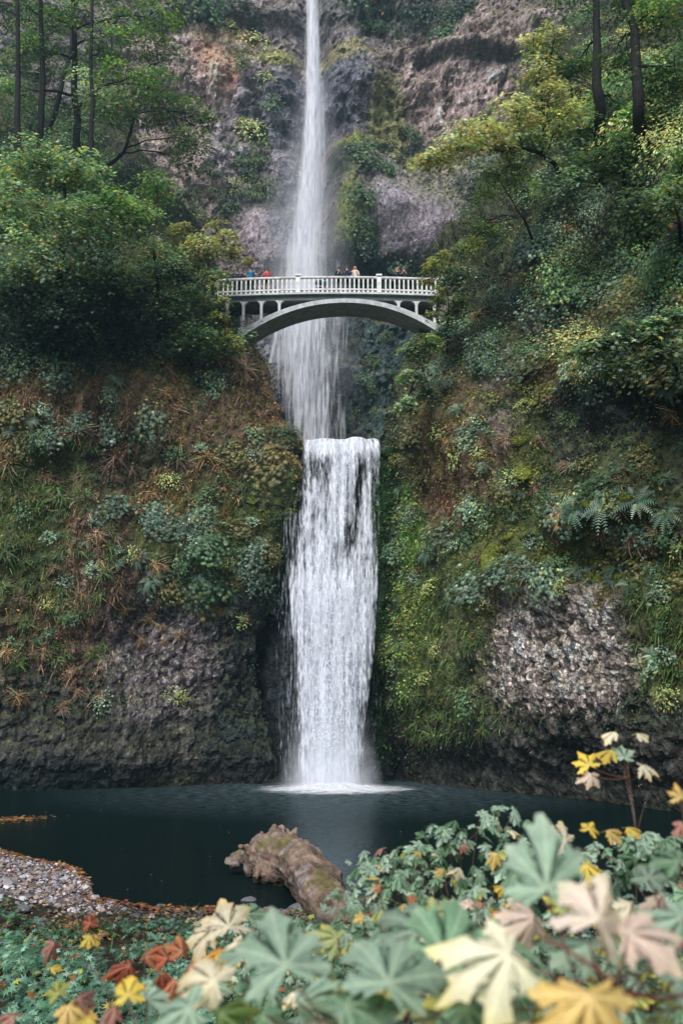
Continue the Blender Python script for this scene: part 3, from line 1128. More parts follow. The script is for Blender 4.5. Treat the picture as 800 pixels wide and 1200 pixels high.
dA = lambda u, p: (.69 + .11 * sstep(640, 720, p) - .10 * sstep(760, 900, p) + .14 * sstep(560, 520, p)) * edge(u, .22) + .12 * np.exp(-((p - 720) / 45) ** 2) - gapn(u, p) + (edge(u, .3) - 1) * .15
inv(sheet('falling_water', rowsA, fall_mat('white_water', 2.1, .14, 7, 1.3, 2.0, soft=.5, c0=(.30, .36, .46)), 60, dA, 1.3, lip=.22, amp=.3), lower)
rowsB = [(a, b + 3, c - 3, d - .45) for a, b, c, d in rowsA[1:]]
dB = lambda u, p: dA(u, p) - .16
inv(sheet('falling_water', rowsB, fall_mat('white_water_front', 3.4, .20, 12, 2.2, 2.2, soft=.45, seed=1, c0=(.40, .46, .55)), 60, dB, 4.7, lip=.22, amp=.3), lower)
rowsC = [(a, b + 1, c - 1, d - .8) for a, b, c, d in rowsA[2:]]
dC = lambda u, p: (.34 + .06 * sstep(640, 720, p)) * edge(u, .4) - gapn(u, p) * .6
inv(sheet('spray', rowsC, fall_mat('spray_water', 12, 5.0, 26, 10, 2.1, soft=.3, seed=2), 60, dC, 8.1), lower)
# thin side trickles and mist around the foot
rowsD = [(600, 322, 350, 60.0), (700, 318, 356, 59.9), (915, 322, 356, 59.8)]
inv(sheet('trickle', rowsD, fall_mat('trickle_water', 9, .5, 18, 2, 2.2, soft=.5, seed=3, c0=(.2, .24, .3), c1=(.5, .55, .62)), 20, lambda u, p: .22 * edge(u, .4) + 0 * p + .2 * u, 2.2, alpha=.75), lower)
rowsE = [(640, 440, 452, 60.0), (915, 424, 448, 59.8)]
inv(sheet('trickle', rowsE, fall_mat('trickle_water_right', 9, .5, 18, 2, 2.2, soft=.5, seed=4, c0=(.2, .24, .3), c1=(.5, .55, .62)), 20, lambda u, p: .22 * edge(u, .4) + 0 * p, 2.2, alpha=.6), lower)
M_mist = fall_mat('mist', .35, .35, 1.2, .9, .55, c0=(.75, .78, .85), c1=(.85, .87, .92), soft=1.1, seed=5)
mist_rows = [(800, 345, 435, 58.0), (870, 338, 440, 57.8), (925, 318, 452, 57.6)]
inv(sheet('mist', mist_rows, M_mist, 30, lambda u, p: edge(u, 1.0) * .80 * sstep(790, 925, p), 3.1, alpha=.75), lower)


# foam on the pool at the foot
def foam():
    n = 90
    a = np.linspace(-1, 1, n)
    X, Y = np.meshgrid(a, a)
    c = P(392, 920, 58.2)
    V = np.stack([c[0] + X * 7.5, c[1] - .8 + Y * 6.0, .006 + 0 * X], -1)
    r = np.hypot(X, Y * 1.0)
    h = sstep(.42, .1, r)
    V[..., 2] += h * (.18 + .25 * np.abs(fbm(V / .5, 3, 3)))
    D = (.95 * sstep(1.0, .10, r + .12 * fbm(V / 1.5, 3, 8)) - .10)
    C = np.stack([D, np.ones_like(D), D * 0], -1)
    UV = V[..., :2]
    i, j = np.meshgrid(np.arange(n - 1), np.arange(n - 1), indexing='ij')
    F = np.stack([i * n + j, i * n + j + 1, (i + 1) * n + j + 1, (i + 1) * n + j], -1).reshape(-1, 4)
    me = fast_mesh('foam', V.reshape(-1, 3), [F], C.reshape(-1, 3), UV.reshape(-1, 2), smooth=True)
    return link('foam', me, fall_mat('foam', 1.0, 2.2, 4, 7, 1.3, soft=.6, c0=(.55, .6, .66), c1=(.88, .9, .93), seed=6))


inv(foam(), lower)

upper = empty('waterfall', tuple(P(360, 512, 88)))
tag(upper, 'tall slender upper waterfall dropping behind the bridge', 'waterfall')
rowsU = [(-60, 356, 374, 91), (0, 356, 375, 91), (60, 355, 379, 91), (110, 353, 383, 91), (160, 350, 388, 91), (210, 343, 390, 91), (260, 334, 390, 90.5), (300, 322, 394, 90), (345, 312, 396, 89.8)]
core = lambda u, p: .62 * np.exp(-((u - .48) / .30) ** 2) + .28 * edge(u, .6)
dU = lambda u, p: core(u, p) - .02 - .10 * sstep(200, 320, p)
inv(sheet('falling_water', rowsU, fall_mat('upper_water', 2.6, .10, 6, .5, .9, soft=.7, seed=7, c0=(.62, .66, .74)), 40, dU, 6.1, bulge=.4), upper)
rowsU2 = [(-60, 359, 371, 90.4), (100, 358, 377, 90.4), (200, 353, 377, 90.3), (270, 344, 374, 90.2), (350, 330, 376, 89.5)]
inv(sheet('falling_water', rowsU2, fall_mat('upper_water_core', 4, .08, 9, .6, 1.0, soft=.7, seed=8), 30, lambda u, p: .75 * edge(u, .5) - .1 * sstep(150, 320, p), 5.2, bulge=.3), upper)
rowsV = [(306, 322, 402, 89.7), (350, 318, 406, 89.5), (400, 312, 410, 89.2), (450, 318, 412, 88.8), (500, 330, 414, 88.5), (540, 340, 414, 88.2)]
dV = lambda u, p: (.46 + .26 * np.exp(-((u - .38) / .25) ** 2)) * edge(u, .5) * sstep(300, 350, p) * (1 - .25 * sstep(.55, .9, u) * sstep(380, 480, p)) - .05 * sstep(420, 520, p)
inv(sheet('cascade', rowsV, fall_mat('cascade_water', 1.1, .10, 4.0, .3, 2.4, soft=.8, seed=9), 50, dV, 1.9, bulge=.5), upper)
inv(sheet('cascade', [(a, b + 4, c, d - .5) for a, b, c, d in rowsV], fall_mat('cascade_water_front', 2.6, .14, 8, .6, 2.0, soft=.6, seed=10), 50, lambda u, p: dV(u, p) - .14, 7.9, bulge=.5), upper)
inv(sheet('trickle', [(372, 322, 331, 89), (400, 319, 327, 89), (428, 313, 321, 89)], fall_mat('side_trickle', 3, .2, 9, .6, 1.2, soft=.6, seed=11), 14, lambda u, p: .62 * edge(u, .6) + 0 * p, 1.1), upper)
M_mist2 = fall_mat('upper_mist', .12, .10, .5, .35, .8, c0=(.7, .74, .82), c1=(.82, .85, .92), soft=1.2, seed=12)
inv(sheet('mist', [(40, 350, 384, 89.4), (150, 338, 400, 89.2), (240, 308, 410, 89), (330, 290, 418, 88.8), (400, 300, 425, 88.6), (470, 320, 450, 88.4), (545, 320, 450, 88.0)], M_mist2, 40,
          lambda u, p: edge(u, 1.3) * (.30 + .34 * sstep(120, 300, p) - (.30 + .34) * sstep(330, 520, p)), 2.7, alpha=.5, bulge=1.2), upper)


# ------------------------------------------------------------------ bridge
def bridge():
    Y0, Y1 = 64.0, 66.6   # front and back face
    CC = (.50, .52, .53)
    root = empty('footbridge', (0, 65.3, 31))
    tag(root, 'white concrete arch footbridge spanning the gorge between the two cliffs', 'bridge')
    xl, xr = P(252, 345, Y0)[0], P(514, 345, Y0)[0]
    zd = P(395, 342.5, Y0)[2]
    camber = lambda x: zd - .0035 * (x + .3) ** 2
    n = 40
    xs = np.linspace(xl, xr, n)
    # deck slab with overhanging edge
    a = Acc()
    for (y0, y1, t0, t1, c) in ((Y0 - .12, Y1 + .12, .0, -.13, CC), (Y0 + .10, Y1 - .10, -.13, -.50, (.11, .125, .125))):  # lower slab's dark colour has the underside shade painted in
        V, F = [], []
        for x in xs:
            z = camber(x)
            V += [[x, y0, z + t0], [x, y1, z + t0], [x, y1, z + t1], [x, y0, z + t1]]
        for i in range(n - 1):
            b = i * 4
            for k in range(4):
                F.append([b + k, b + (k + 1) % 4, b + 4 + (k + 1) % 4, b + 4 + k])
        F += [[0, 3, 2, 1], [b + 4, b + 5, b + 6, b + 7]]
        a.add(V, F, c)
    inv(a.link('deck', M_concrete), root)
    a = Acc()
    V, F = [], []
    for x in xs[1:-1]:
        z = camber(x)
        V += [[x, Y0 + .14, z + .14], [x, Y1 - .14, z + .14], [x, Y1 - .14, z + .004], [x, Y0 + .14, z + .004]]
    for i in range(n - 3):
        b = i * 4
        for k in range(4):
            F.append([b + k, b + (k + 1) % 4, b + 4 + (k + 1) % 4, b + 4 + k])
    a.add(V, F, (.22, .22, .21))
    inv(a.link('walkway', M_concrete), root)
    # arch barrel
    a = Acc()
    sL, sR, cr = P(278, 390, Y0), P(514, 381, Y0), P(396, 349.5, Y0)
    m = 48
    V, F = [], []
    for i in range(m):
        t = i / (m - 1)
        x = sL[0] + (sR[0] - sL[0]) * t
        xm = (sL[0] + sR[0]) / 2
        hw = (sR[0] - sL[0]) / 2
        base = sL[2] + (sR[2] - sL[2]) * t
        w = abs((x - xm) / hw)
        top = base + (cr[2] - (sL[2] + sR[2]) / 2) * (1 - w ** 2.15)
        th = .30 + .22 * w * w
        V += [[x, Y0 + .02, top], [x, Y1 - .02, top], [x, Y1 - .02, top - th], [x, Y0 + .02, top - th]]
    for i in range(m - 1):
        b = i * 4
        for k in range(4):
            F.append([b + k, b + (k + 1) % 4, b + 4 + (k + 1) % 4, b + 4 + k])
    F += [[0, 3, 2, 1], [b + 4, b + 5, b + 6, b + 7]]
    a.add(V, F, (.40, .42, .43))
    inv(a.link('arch', M_concrete), root)
    top_at = lambda x: (lambda t, w: sL[2] + (sR[2] - sL[2]) * t + (cr[2] - (sL[2] + sR[2]) / 2) * (1 - w ** 2.15))((x - sL[0]) / (sR[0] - sL[0]), abs((x - (sL[0] + sR[0]) / 2) / ((sR[0] - sL[0]) / 2)))
    # spandrel columns with flared heads, joined by small arches
    for (px, low) in ((266, 1), (285, 0), (306, 0), (327, 0), (467, 0), (488, 0), (509, 0)):
        x = P(px, 360, Y0)[0]
        zt = camber(x) - .50
        zb = zt - 1.9 if low else top_at(x) - .12
        for yy in (Y0 + .22, Y1 - .22):
            a = Acc()
            w = .085
            prof = [(zb, w), (zt - .34, w), (zt - .20, w + .02), (zt - .10, w + .07), (zt - .03, w + .15), (zt + .004, w + .24)]
            V, F = [], []
            for (z, h) in prof:
                V += [[x - h, yy - .14, z], [x + h, yy - .14, z], [x + h, yy + .14, z], [x - h, yy + .14, z]]
            for i in range(len(prof) - 1):
                b = i * 4
                for k in range(4):
                    F.append([b + k, b + (k + 1) % 4, b + 4 + (k + 1) % 4, b + 4 + k])
            a.add(V, F, (.52, .53, .53))
            inv(a.link('column', M_concrete), root)
    # abutments
    for (px, s) in ((258, -1), (508, 1)):
        x = P(px, 345, Y0)[0]
        a = Acc()
        a.box((x + s * .9, (Y0 + Y1) / 2 + .2, zd - 1.0), (1.4, 2.2, 1.8), (.16, .16, .15))
        inv(a.link('abutment', M_concrete), root)
    # railings: posts, balusters, kerb with openings and handrail
    posts = [P(p, 335, Y0)[0] for p in (254, 349, 444, 539)]
    for side, yy in enumerate((Y0, Y1)):
        rail = Acc()
        V, F = [], []
        for x in xs:
            z = camber(x)
            for (dy, h) in ((-.10, 1.02), (.10, 1.02), (.13, 1.09), (.13, 1.14), (-.13, 1.14), (-.13, 1.09)):
                V.append([x, yy + dy, z + h])
        for i in range(n - 1):
            for k in range(6):
                b = i * 6
                F.append([b + k, b + (k + 1) % 6, b + 6 + (k + 1) % 6, b + 6 + k])
        rail.add(V, F, (.74, .74, .73))
        root_r = inv(rail.link('railing', M_concrete), root)
        kb = Acc()
        V, F = [], []
        for x in xs:
            z = camber(x)
            for (dy, h) in ((-.09, .16), (.09, .16), (.09, .26), (-.09, .26)):
                V.append([x, yy + dy, z + h])
        for i in range(n - 1):
            for k in range(4):
                b = i * 4
                F.append([b + k, b + (k + 1) % 4, b + 4 + (k + 1) % 4, b + 4 + k])
        kb.add(V, F, (.66, .66, .65))
        o = kb.link('bottom_rail', M_concrete)
        o.parent = root_r
        bal = None
        for i in range(len(posts) - 1):
            x0, x1 = posts[i] + .30, posts[i + 1] - .30
            nb = 16
            for k in range(nb):
                x = x0 + (x1 - x0) * (k + .5) / nb
                if x > xr - .1:
                    continue
                if bal is None:
                    b = Acc()
                    for (z0, z1, w, d) in ((.001, .158, .12, .15), (.262, 1.018, .095, .12)):
                        b.box((0, 0, (z0 + z1) / 2), (w, d, z1 - z0), (.72, .72, .71))
                    bal = b.mesh('baluster')
                    bal.materials.append(M_concrete)
                o = link('baluster', bal, None, root_r)
                o.location = (x, yy, camber(x))
        for x in posts[:3]:
            b = Acc()
            b.box((0, 0, .60), (.30, .26, 1.196), (.72, .72, .71))
            b.box((0, 0, 1.255), (.40, .36, .11), (.76, .76, .75))
            me = b.mesh('post')
            me.materials.append(M_concrete)
            o = link('post', me, None, root_r)
            o.location = (x, yy, camber(x) - .0)
    return camber, Y0, Y1


CAMBER, BY0, BY1 = bridge()


# ------------------------------------------------------------------ people
def skin_body(name, joints, edges, radii, mat, col, levels=2):
    me = bpy.data.meshes.new(name)
    me.from_pydata([tuple(j) for j in joints], edges, [])
    o = bpy.data.objects.new(name + '_tmp', me)
    COL.objects.link(o)
    sm = o.modifiers.new('s', 'SKIN')
    sm.use_smooth_shade = True
    for i, r in enumerate(radii):
        sv = me.skin_vertices[0].data[i]
        sv.radius = r if isinstance(r, tuple) else (r, r)
        sv.use_root = (i == 0)
    ss = o.modifiers.new('d', 'SUBSURF')
    ss.levels = levels
    dg = bpy.context.evaluated_depsgraph_get()
    res = bpy.data.meshes.new_from_object(o.evaluated_get(dg))
    bpy.data.objects.remove(o)
    res.name = name
    at = res.color_attributes.new('Col', 'FLOAT_COLOR', 'POINT')
    at.data.foreach_set('color', np.tile(np.array([*col, 1], np.float32), len(res.vertices)))
    res.materials.clear()
    res.materials.append(mat)
    return res


def ellipsoid(acc, c, r, col, seg=12, rings=8):
    V, F = [], []
    for i in range(rings + 1):
        th = math.pi * i / rings
        for j in range(seg):
            ph = 2 * math.pi * j / seg
            V.append([c[0] + r[0] * math.sin(th) * math.cos(ph), c[1] + r[1] * math.sin(th) * math.sin(ph), c[2] + r[2] * math.cos(th)])
    for i in range(rings):
        for j in range(seg):
            F.append([i * seg + j, (i + 1) * seg + j, (i + 1) * seg + (j + 1) % seg, i * seg + (j + 1) % seg])
    acc.add(V, F, col)


def person(px, Y, rot, h, label, top, legs, hair, skin=(.48, .27, .18), arms='rail', long_hair=False, sleeves='long'):
    x = P(px, 330, Y)[0]
    root = empty('person', (x, Y, CAMBER(x) + .14))
    root.rotation_euler = (0, 0, rot)
    root.scale = (h * 1.06 / 1.75,) * 3
    tag(root, label, 'person', group='people standing on the footbridge')
    # local: faces -Y
    J = [(0, 0, .95), (0, 0, 1.12), (0, -.01, 1.30), (0, -.01, 1.44), (0, -.02, 1.54), (0, -.04, 1.63), (0, -.045, 1.72)]
    R = [(.16, .11), (.14, .10), (.17, .11), (.12, .08), (.055, .055), (.085, .10), (.07, .085)]
    E = [(0, 1), (1, 2), (2, 3), (3, 4), (4, 5), (5, 6)]
    for s in (-1, 1):
        b = len(J)
        J += [(s * .10, 0, .86), (s * .11, -.02, .48), (s * .12, .02, .09), (s * .13, -.13, .04)]
        R += [.085, .06, .045, .035]
        E += [(0, b), (b, b + 1), (b + 1, b + 2), (b + 2, b + 3)]
        b = len(J)
        if arms == 'rail':
            A = [(s * .20, 0, 1.42), (s * .30, -.10, 1.20), (s * .18, -.32, 1.22), (s * .14, -.39, 1.23)]
        elif arms == 'wide':
            A = [(s * .20, 0, 1.42), (s * .40, -.02, 1.24), (s * .46, -.26, 1.22), (s * .44, -.34, 1.23)]
        else:
            A = [(s * .20, 0, 1.42), (s * .25, .02, 1.13), (s * .16, -.20, 1.22), (s * .07, -.27, 1.36)]
        J += A
        R += [.062, .045, .034, .032]
        E += [(3, b), (b, b + 1), (b + 1, b + 2), (b + 2, b + 3)]
    body = skin_body('body', J, E, R, M_skin, skin)
    link('body', body, None, root)
    # top: torso and sleeves a little larger than the body
    J2 = [(0, 0, .92), (0, 0, 1.12), (0, -.01, 1.30), (0, -.01, 1.45)]
    R2 = [(.185, .135), (.165, .125), (.195, .135), (.135, .10)]
    E2 = [(0, 1), (1, 2), (2, 3)]
    for s in (-1, 1):
        b = len(J2)
        A = [p for p in (J[7 + 8 * (s > 0) + 4: 7 + 8 * (s > 0) + 7])]
        if sleeves == 'short':
            A = A[:1] + [tuple((np.array(A[0]) + np.array(A[1])) / 2)]
            r = [.08, .068]
        else:
            r = [.08, .062, .05]
        J2 += A
        R2 += r
        E2 += [(3, b)] + [(b + k, b + k + 1) for k in range(len(A) - 1)]
    link('top', skin_body('top', J2, E2, R2, M_cloth, top), None, root)
    J3 = [(0, 0, .97)]
    R3 = [(.175, .13)]
    E3 = []
    for s in (-1, 1):
        b = len(J3)
        J3 += [(s * .10, 0, .86), (s * .11, -.02, .48), (s * .12, .02, .10)]
        R3 += [.105, .078, .062]
        E3 += [(0, b), (b, b + 1), (b + 1, b + 2)]
    link('trousers', skin_body('trousers', J3, E3, R3, M_cloth, legs), None, root)
    a = Acc()
    ellipsoid(a, (0, -.02, 1.69), (.105, .118, .105), hair)
    if long_hair:
        ellipsoid(a, (0, .05, 1.52), (.12, .07, .22), hair)
        for s in (-1, 1):
            ellipsoid(a, (s * .085, -.04, 1.56), (.035, .05, .15), hair)
    me = a.mesh('hair', True)
    me.materials.append(M_cloth)
    link('hair', me, None, root)
    a = Acc()
    for s in (-1, 1):
        ellipsoid(a, (s * .034, -.132, 1.655), (.014, .008, .009), (.02, .02, .02), 8, 5)
        ellipsoid(a, (s * .092, -.04, 1.645), (.012, .022, .032), skin, 8, 5)
    ellipsoid(a, (0, -.145, 1.625), (.014, .022, .024), skin, 8, 5)
    ellipsoid(a, (0, -.130, 1.582), (.028, .010, .008), (.30, .10, .09), 8, 5)
    me = a.mesh('face', True)
    me.materials.append(M_skin)
    link('face', me, None, root)
    return root


YF = BY0 + .27
person(278, YF, .1, 1.66, 'person in a dark navy top, leftmost on the bridge beside the orange leaves', (.02, .035, .07), (.02, .03, .05), (.05, .03, .02), arms='rail')
person(293.5, YF, 0, 1.80, 'person in a bright blue t-shirt with both arms spread on the railing', (.02, .14, .27), (.02, .04, .07), (.04, .025, .018), arms='wide', sleeves='short')
person(312.5, YF, -.1, 1.70, 'person in a red top standing alone at the railing', (.40, .05, .07), (.012, .02, .03), (.10, .05, .03), arms='up', long_hair=True)
person(373.5, BY0 + 1.2, 2.9, 1.42, 'small person in dark teal clothes low behind the middle railing on the left', (.015, .06, .08), (.012, .03, .05), (.02, .015, .012), arms='up')
person(379.5, BY0 + 1.3, 3.3, 1.38, 'small person in blue green clothes low behind the middle railing on the right', (.02, .10, .13), (.015, .04, .06), (.02, .015, .012), arms='up')
person(397, YF, .3, 1.68, 'person in a dark patterned jacket, leftmost of the three right of centre', (.012, .025, .035), (.015, .025, .04), (.015, .015, .02), arms='up')
person(406.5, YF, 0, 1.76, 'person in a navy jacket between the dark patterned jacket and the cream coat', (.02, .025, .06), (.012, .02, .03), (.11, .05, .035), arms='rail')
person(416, YF, -.1, 1.74, 'person with long fair hair in a cream coat at the railing', (.62, .54, .48), (.015, .03, .04), (.42, .22, .12), arms='up', long_hair=True)
person(465.5, YF, .1, 1.70, 'fair haired person in black beside the right railing post', (.015, .018, .025), (.02, .025, .03), (.40, .24, .13), arms='rail', long_hair=True)
person(473.5, YF, -.1, 1.76, 'brown haired person in a dark coat near the right end of the bridge', (.02, .022, .03), (.05, .03, .03), (.22, .10, .06), arms='up')


# ------------------------------------------------------------------ vegetation on the cliffs
def front_mask(D, pad=240, ylim=(-60, 1000)):
    V, n, px, py = D[:4]
    return (px > -pad) & (px < 800 + pad) & (py > ylim[0]) & (py < ylim[1])


def surf(D, px, py):
    """nearest front surface vertex of a cliff to a direction of view -> point, normal"""
    V, n, X, Y = D[:4]
    d = (X - px) ** 2 + (Y - py) ** 2
    k = np.argsort(d, axis=None)[:6]
    Vf, nf = V.reshape(-1, 3)[k], n.reshape(-1, 3)[k]
    j = np.argmin(Vf[:, 1])
    return Vf[j], nf[j]


def region_field(px, py, V, blobs, default, seed):
    """choose a palette index per point from soft regions"""
    idx = np.full(px.shape, default)
    nz = fbm(V / 1.8, 3, seed) * .8 + RNG.uniform(-.25, .25, px.shape)
    for (bx, by, rx, ry, pal) in blobs:
        d = np.sqrt(((px - bx) / rx) ** 2 + ((py - by) / ry) ** 2)
        idx = np.where(d + nz < 1, pal, idx)
    return idx


COVER_L = [(150, 470, 190, 60, 3), (250, 480, 110, 70, 9), (60, 470, 80, 50, 4), (170, 450, 60, 40, 9), (150, 380, 200, 45, 0), (30, 600, 80, 110, 2), (60, 640, 70, 130, 2), (100, 700, 40, 120, 5), (60, 740, 80, 40, 3), (240, 620, 90, 60, 2),
           (240, 650, 80, 50, 1), (200, 580, 60, 40, 4), (330, 520, 30, 60, 4), (310, 640, 30, 60, 1), (330, 600, 26, 40, 6)]
COVER_R = [(560, 600, 120, 90, 1), (520, 500, 50, 80, 9), (520, 600, 40, 50, 3), (640, 420, 90, 50, 9), (580, 540, 60, 50, 9), (740, 680, 80, 40, 9), (560, 700, 60, 50, 6), (620, 650, 100, 30, 6), (620, 520, 24, 100, 6), (700, 600, 110, 40, 1), (760, 640, 80, 30, 3), (500, 760, 50, 110, 2),
           (476, 700, 26, 140, 7), (700, 480, 100, 60, 0), (700, 330, 140, 110, 0), (650, 400, 60, 60, 3), (780, 720, 50, 100, 2), (680, 250, 120, 60, 1), (540, 850, 80, 40, 2)]
COVPAL = ['dark', 'green', 'grass', 'brown', 'russet', 'tan', 'moss', 'lime', 'blue', 'olive']


def bare(px, py, side):
    """0 where rock is bare"""
    if side == 'L':
        r = [(215, 785, 85, 75), (150, 890, 300, 62), (60, 910, 200, 40)]
    elif side == 'R':
        r = [(660, 775, 95, 80), (680, 890, 220, 45)]
    else:
        r = [(482, 266, 60, 36), (220, 120, 70, 90), (540, 95, 60, 50), (365, 200, 50, 400), (310, 270, 30, 40)]
    m = np.ones(px.shape)
    for (bx, by, rx, ry) in r:
        m = np.minimum(m, sstep(.65, 1.15, np.hypot((px - bx) / rx, (py - by) / ry)))
    return m


def cover(D, side, n, blobs, default, name, label, size=(.10, .24), lim=(-60, 1000)):
    V, nr, px, py = D[:4]
    ok = np.flatnonzero(front_mask(D, ylim=lim).ravel())
    Vf, nf, pxf, pyf = V.reshape(-1, 3)[ok], nr.reshape(-1, 3)[ok], px.ravel()[ok], py.ravel()[ok]
    clump = fbm(Vf / .9, 3, 71)
    dens = np.clip(.55 + 1.2 * clump, .03, 1.3) * (.06 + .94 * bare(pxf, pyf, side))
    facing = np.clip(-(nf * unit(Vf - np.array([0, 0, 5]))).sum(-1), 0, 1)
    dens = dens * sstep(0, .25, facing) * (1 + 1.2 * np.clip(nf[:, 2], 0, 1))
    if side != 'B':
        dens *= np.where(Vf[:, 2] > 34, 2.2, 1)
        dens *= sstep(.1, 2.0, Vf[:, 2]) * .9 + .02
    k = RNG.choice(len(ok), n, p=dens / dens.sum())
    p, nn, X, Y = Vf[k] + RNG.normal(0, .07, (n, 3)), nf[k], pxf[k], pyf[k]
    reg = region_field(X, Y, p, blobs, default, 5)
    col = np.zeros((n, 3))
    for i, pl in enumerate(COVPAL):
        m = reg == i
        if m.any():
            col[m] = pick(pl, m.sum(), .32)
    lit = RNG.uniform(size=n) < (.045 if side != 'B' else .01)
    col[lit] = pick('litter', lit.sum())
    col *= np.clip(.75 + .9 * fbm(p / .7, 2, 99), .35, 1.5)[:, None]
    blade = np.isin(reg, [2, 5]) & (RNG.uniform(size=n) < .6) | np.isin(reg, [3, 4]) & (RNG.uniform(size=n) < .4)
    if side != 'B':
        col = np.clip(col * np.array([1.32, 1.22, 1.12]), 0, .8)
    a = Acc()
    down = np.array([0, 0, -1.])
    m = blade
    tip = unit(nn[m] * .9 + down * .25 + RNG.normal(0, .35, (m.sum(), 3)))
    nrm = unit(np.array([0, 0, 1.]) + nn[m] * .4 + RNG.normal(0, .25, (m.sum(), 3)))
    scatter(a, BLADE, p[m], nrm, tip, RNG.uniform(.3, .75, m.sum()), col[m])
    m = ~blade
    tip = unit(nn[m] * .5 + down * .5 + RNG.normal(0, .6, (m.sum(), 3)))
    nrm = unit(nn[m] * .6 + np.array([0, 0, .7]) + RNG.normal(0, .5, (m.sum(), 3)))
    scatter(a, OVAL, p[m] + nn[m] * RNG.uniform(0, .22, m.sum())[:, None], nrm, tip, RNG.uniform(size[0], size[1], m.sum()), col[m])
    tag(a.link(name, M_leaf), label, None, None, 'stuff')


cover(LV, 'L', 115000, COVER_L, 0, 'ground_cover', 'small leaves, grass and dry stems covering the left cliff', lim=(-60, 935))
cover(RV, 'R', 140000, COVER_R, 0, 'ground_cover', 'small leaves, moss and dry stems covering the right cliff', lim=(-60, 960))
cover(BV, 'B', 16000, [(440, 330, 120, 30, 0), (480, 180, 70, 50, 6), (450, 440, 80, 90, 0), (540, 240, 60, 40, 1), (230, 30, 120, 20, 0), (480, 20, 60, 20, 0)], 3, 'ground_cover', 'sparse moss and shrubs clinging to the far cliff', size=(.22, .5), lim=(-60, 540))
# green fringe of moss beside the fall
a = Acc()
V, n, px, py = EV[:4]
ok = np.flatnonzero(((px > 428) & (px < 470) & (py > 520) & (py < 900)).ravel())
if len(ok):
    k = RNG.choice(ok, 3500)
    nn = n.reshape(-1, 3)[k]
    scatter(a, ROUND, V.reshape(-1, 3)[k], nn + RNG.normal(0, .5, nn.shape), RNG.normal(0, .5, nn.shape) + np.array([0, 0, -1.]), RNG.uniform(.1, .22, len(k)), pick('grass', len(k), .3) * np.array([.7, 1.1, .6]))
    tag(a.link('moss', M_leaf), 'bright green moss on the wet rock beside the lower waterfall', kind='stuff')


# ---- plant builders: local +Z grows away from the ground
def dome_leaves(a, r, h, nspray, per, T, pal, lsize, droop=.25, flat=.16, seed=0, jit=.25):
    c = unit(RNG.normal(size=(nspray, 3)))
    c[:, 2] = np.abs(c[:, 2])
    rad = RNG.uniform(.3, 1.3, (nspray, 1))
    c = c * rad * np.array([r, r, h])
    out = unit(c + 1e-6)
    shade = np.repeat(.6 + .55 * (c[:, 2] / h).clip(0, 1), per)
    ctr = np.repeat(c, per, 0)
    ot = np.repeat(out, per, 0)
    sp = r * .38
    off = RNG.normal(0, 1, (nspray * per, 3)) * np.array([sp, sp, sp * flat * 2.2])
    p = ctr + off
    p[:, 2] -= droop * (off[:, 0] ** 2 + off[:, 1] ** 2) / max(sp, .01) * .6
    nrm = unit(np.array([0, 0, 1.]) + .55 * ot + RNG.normal(0, .33, p.shape))
    tip = unit(off * np.array([1, 1, .2]) + .4 * ot + RNG.normal(0, .25, p.shape) + np.array([0, 0, -.25]))
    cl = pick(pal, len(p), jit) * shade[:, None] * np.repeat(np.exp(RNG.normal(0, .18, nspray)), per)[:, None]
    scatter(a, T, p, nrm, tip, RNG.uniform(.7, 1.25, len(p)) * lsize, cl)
    return c


def shrub_mesh(r, h, nspray, per, T, pal, lsize, stem=(.05, .04, .03), **kw):
    a = Acc()
    c = dome_leaves(a, r, h, nspray, per, T, pal, lsize, **kw)
    for q in c[RNG.choice(len(c), min(9, len(c)), replace=False)]:
        mid = q * .5 + np.array([0, 0, .15 * h]) + RNG.normal(0, .05, 3)
        a.tube([np.array([0, 0, -.15]), mid, q], [.03, .02, .008], 4, stem, cap=False)
    return a


def fern_mesh(nf, L, pal, elong=1.0):
    a = Acc()
    for k in range(nf):
        az = 2 * math.pi * (k + RNG.uniform(-.3, .3)) / nf
        el = RNG.uniform(.1, .75)
        tip = np.array([[math.cos(az), math.sin(az), .55 * el]])
        nrm = np.array([[-math.cos(az) * .4, -math.sin(az) * .4, 1]])
        scatter(a, FROND, np.zeros((1, 3)), nrm, tip, L * RNG.uniform(.7, 1.1), pick(pal, 1, .25))
    return a


def dry_mesh(n, L, pal):
    a = Acc()
    d = unit(RNG.normal(size=(n, 3)) * np.array([1, 1, .5]) + np.array([0, 0, .5]))
    scatter(a, BLADE, RNG.normal(0, .12, (n, 3)) * L, unit(np.array([0, 0, 1.]) + RNG.normal(0, .3, (n, 3))), d, L * RNG.uniform(.5, 1.1, n), pick(pal, n, .3))
    for k in range(7):
        q = unit(RNG.normal(size=3) + np.array([0, 0, .7])) * L * 1.1
        a.tube([np.zeros(3), q * .5 + RNG.normal(0, .06, 3), q], [.012, .008, .004], 3, (.10, .07, .05), cap=False)
    scatter(a, OVAL, RNG.normal(0, .35, (n, 3)) * L, RNG.normal(0, 1, (n, 3)) + np.array([0, 0, 1]), RNG.normal(0, 1, (n, 3)), .11, pick('russet', n, .3))
    return a


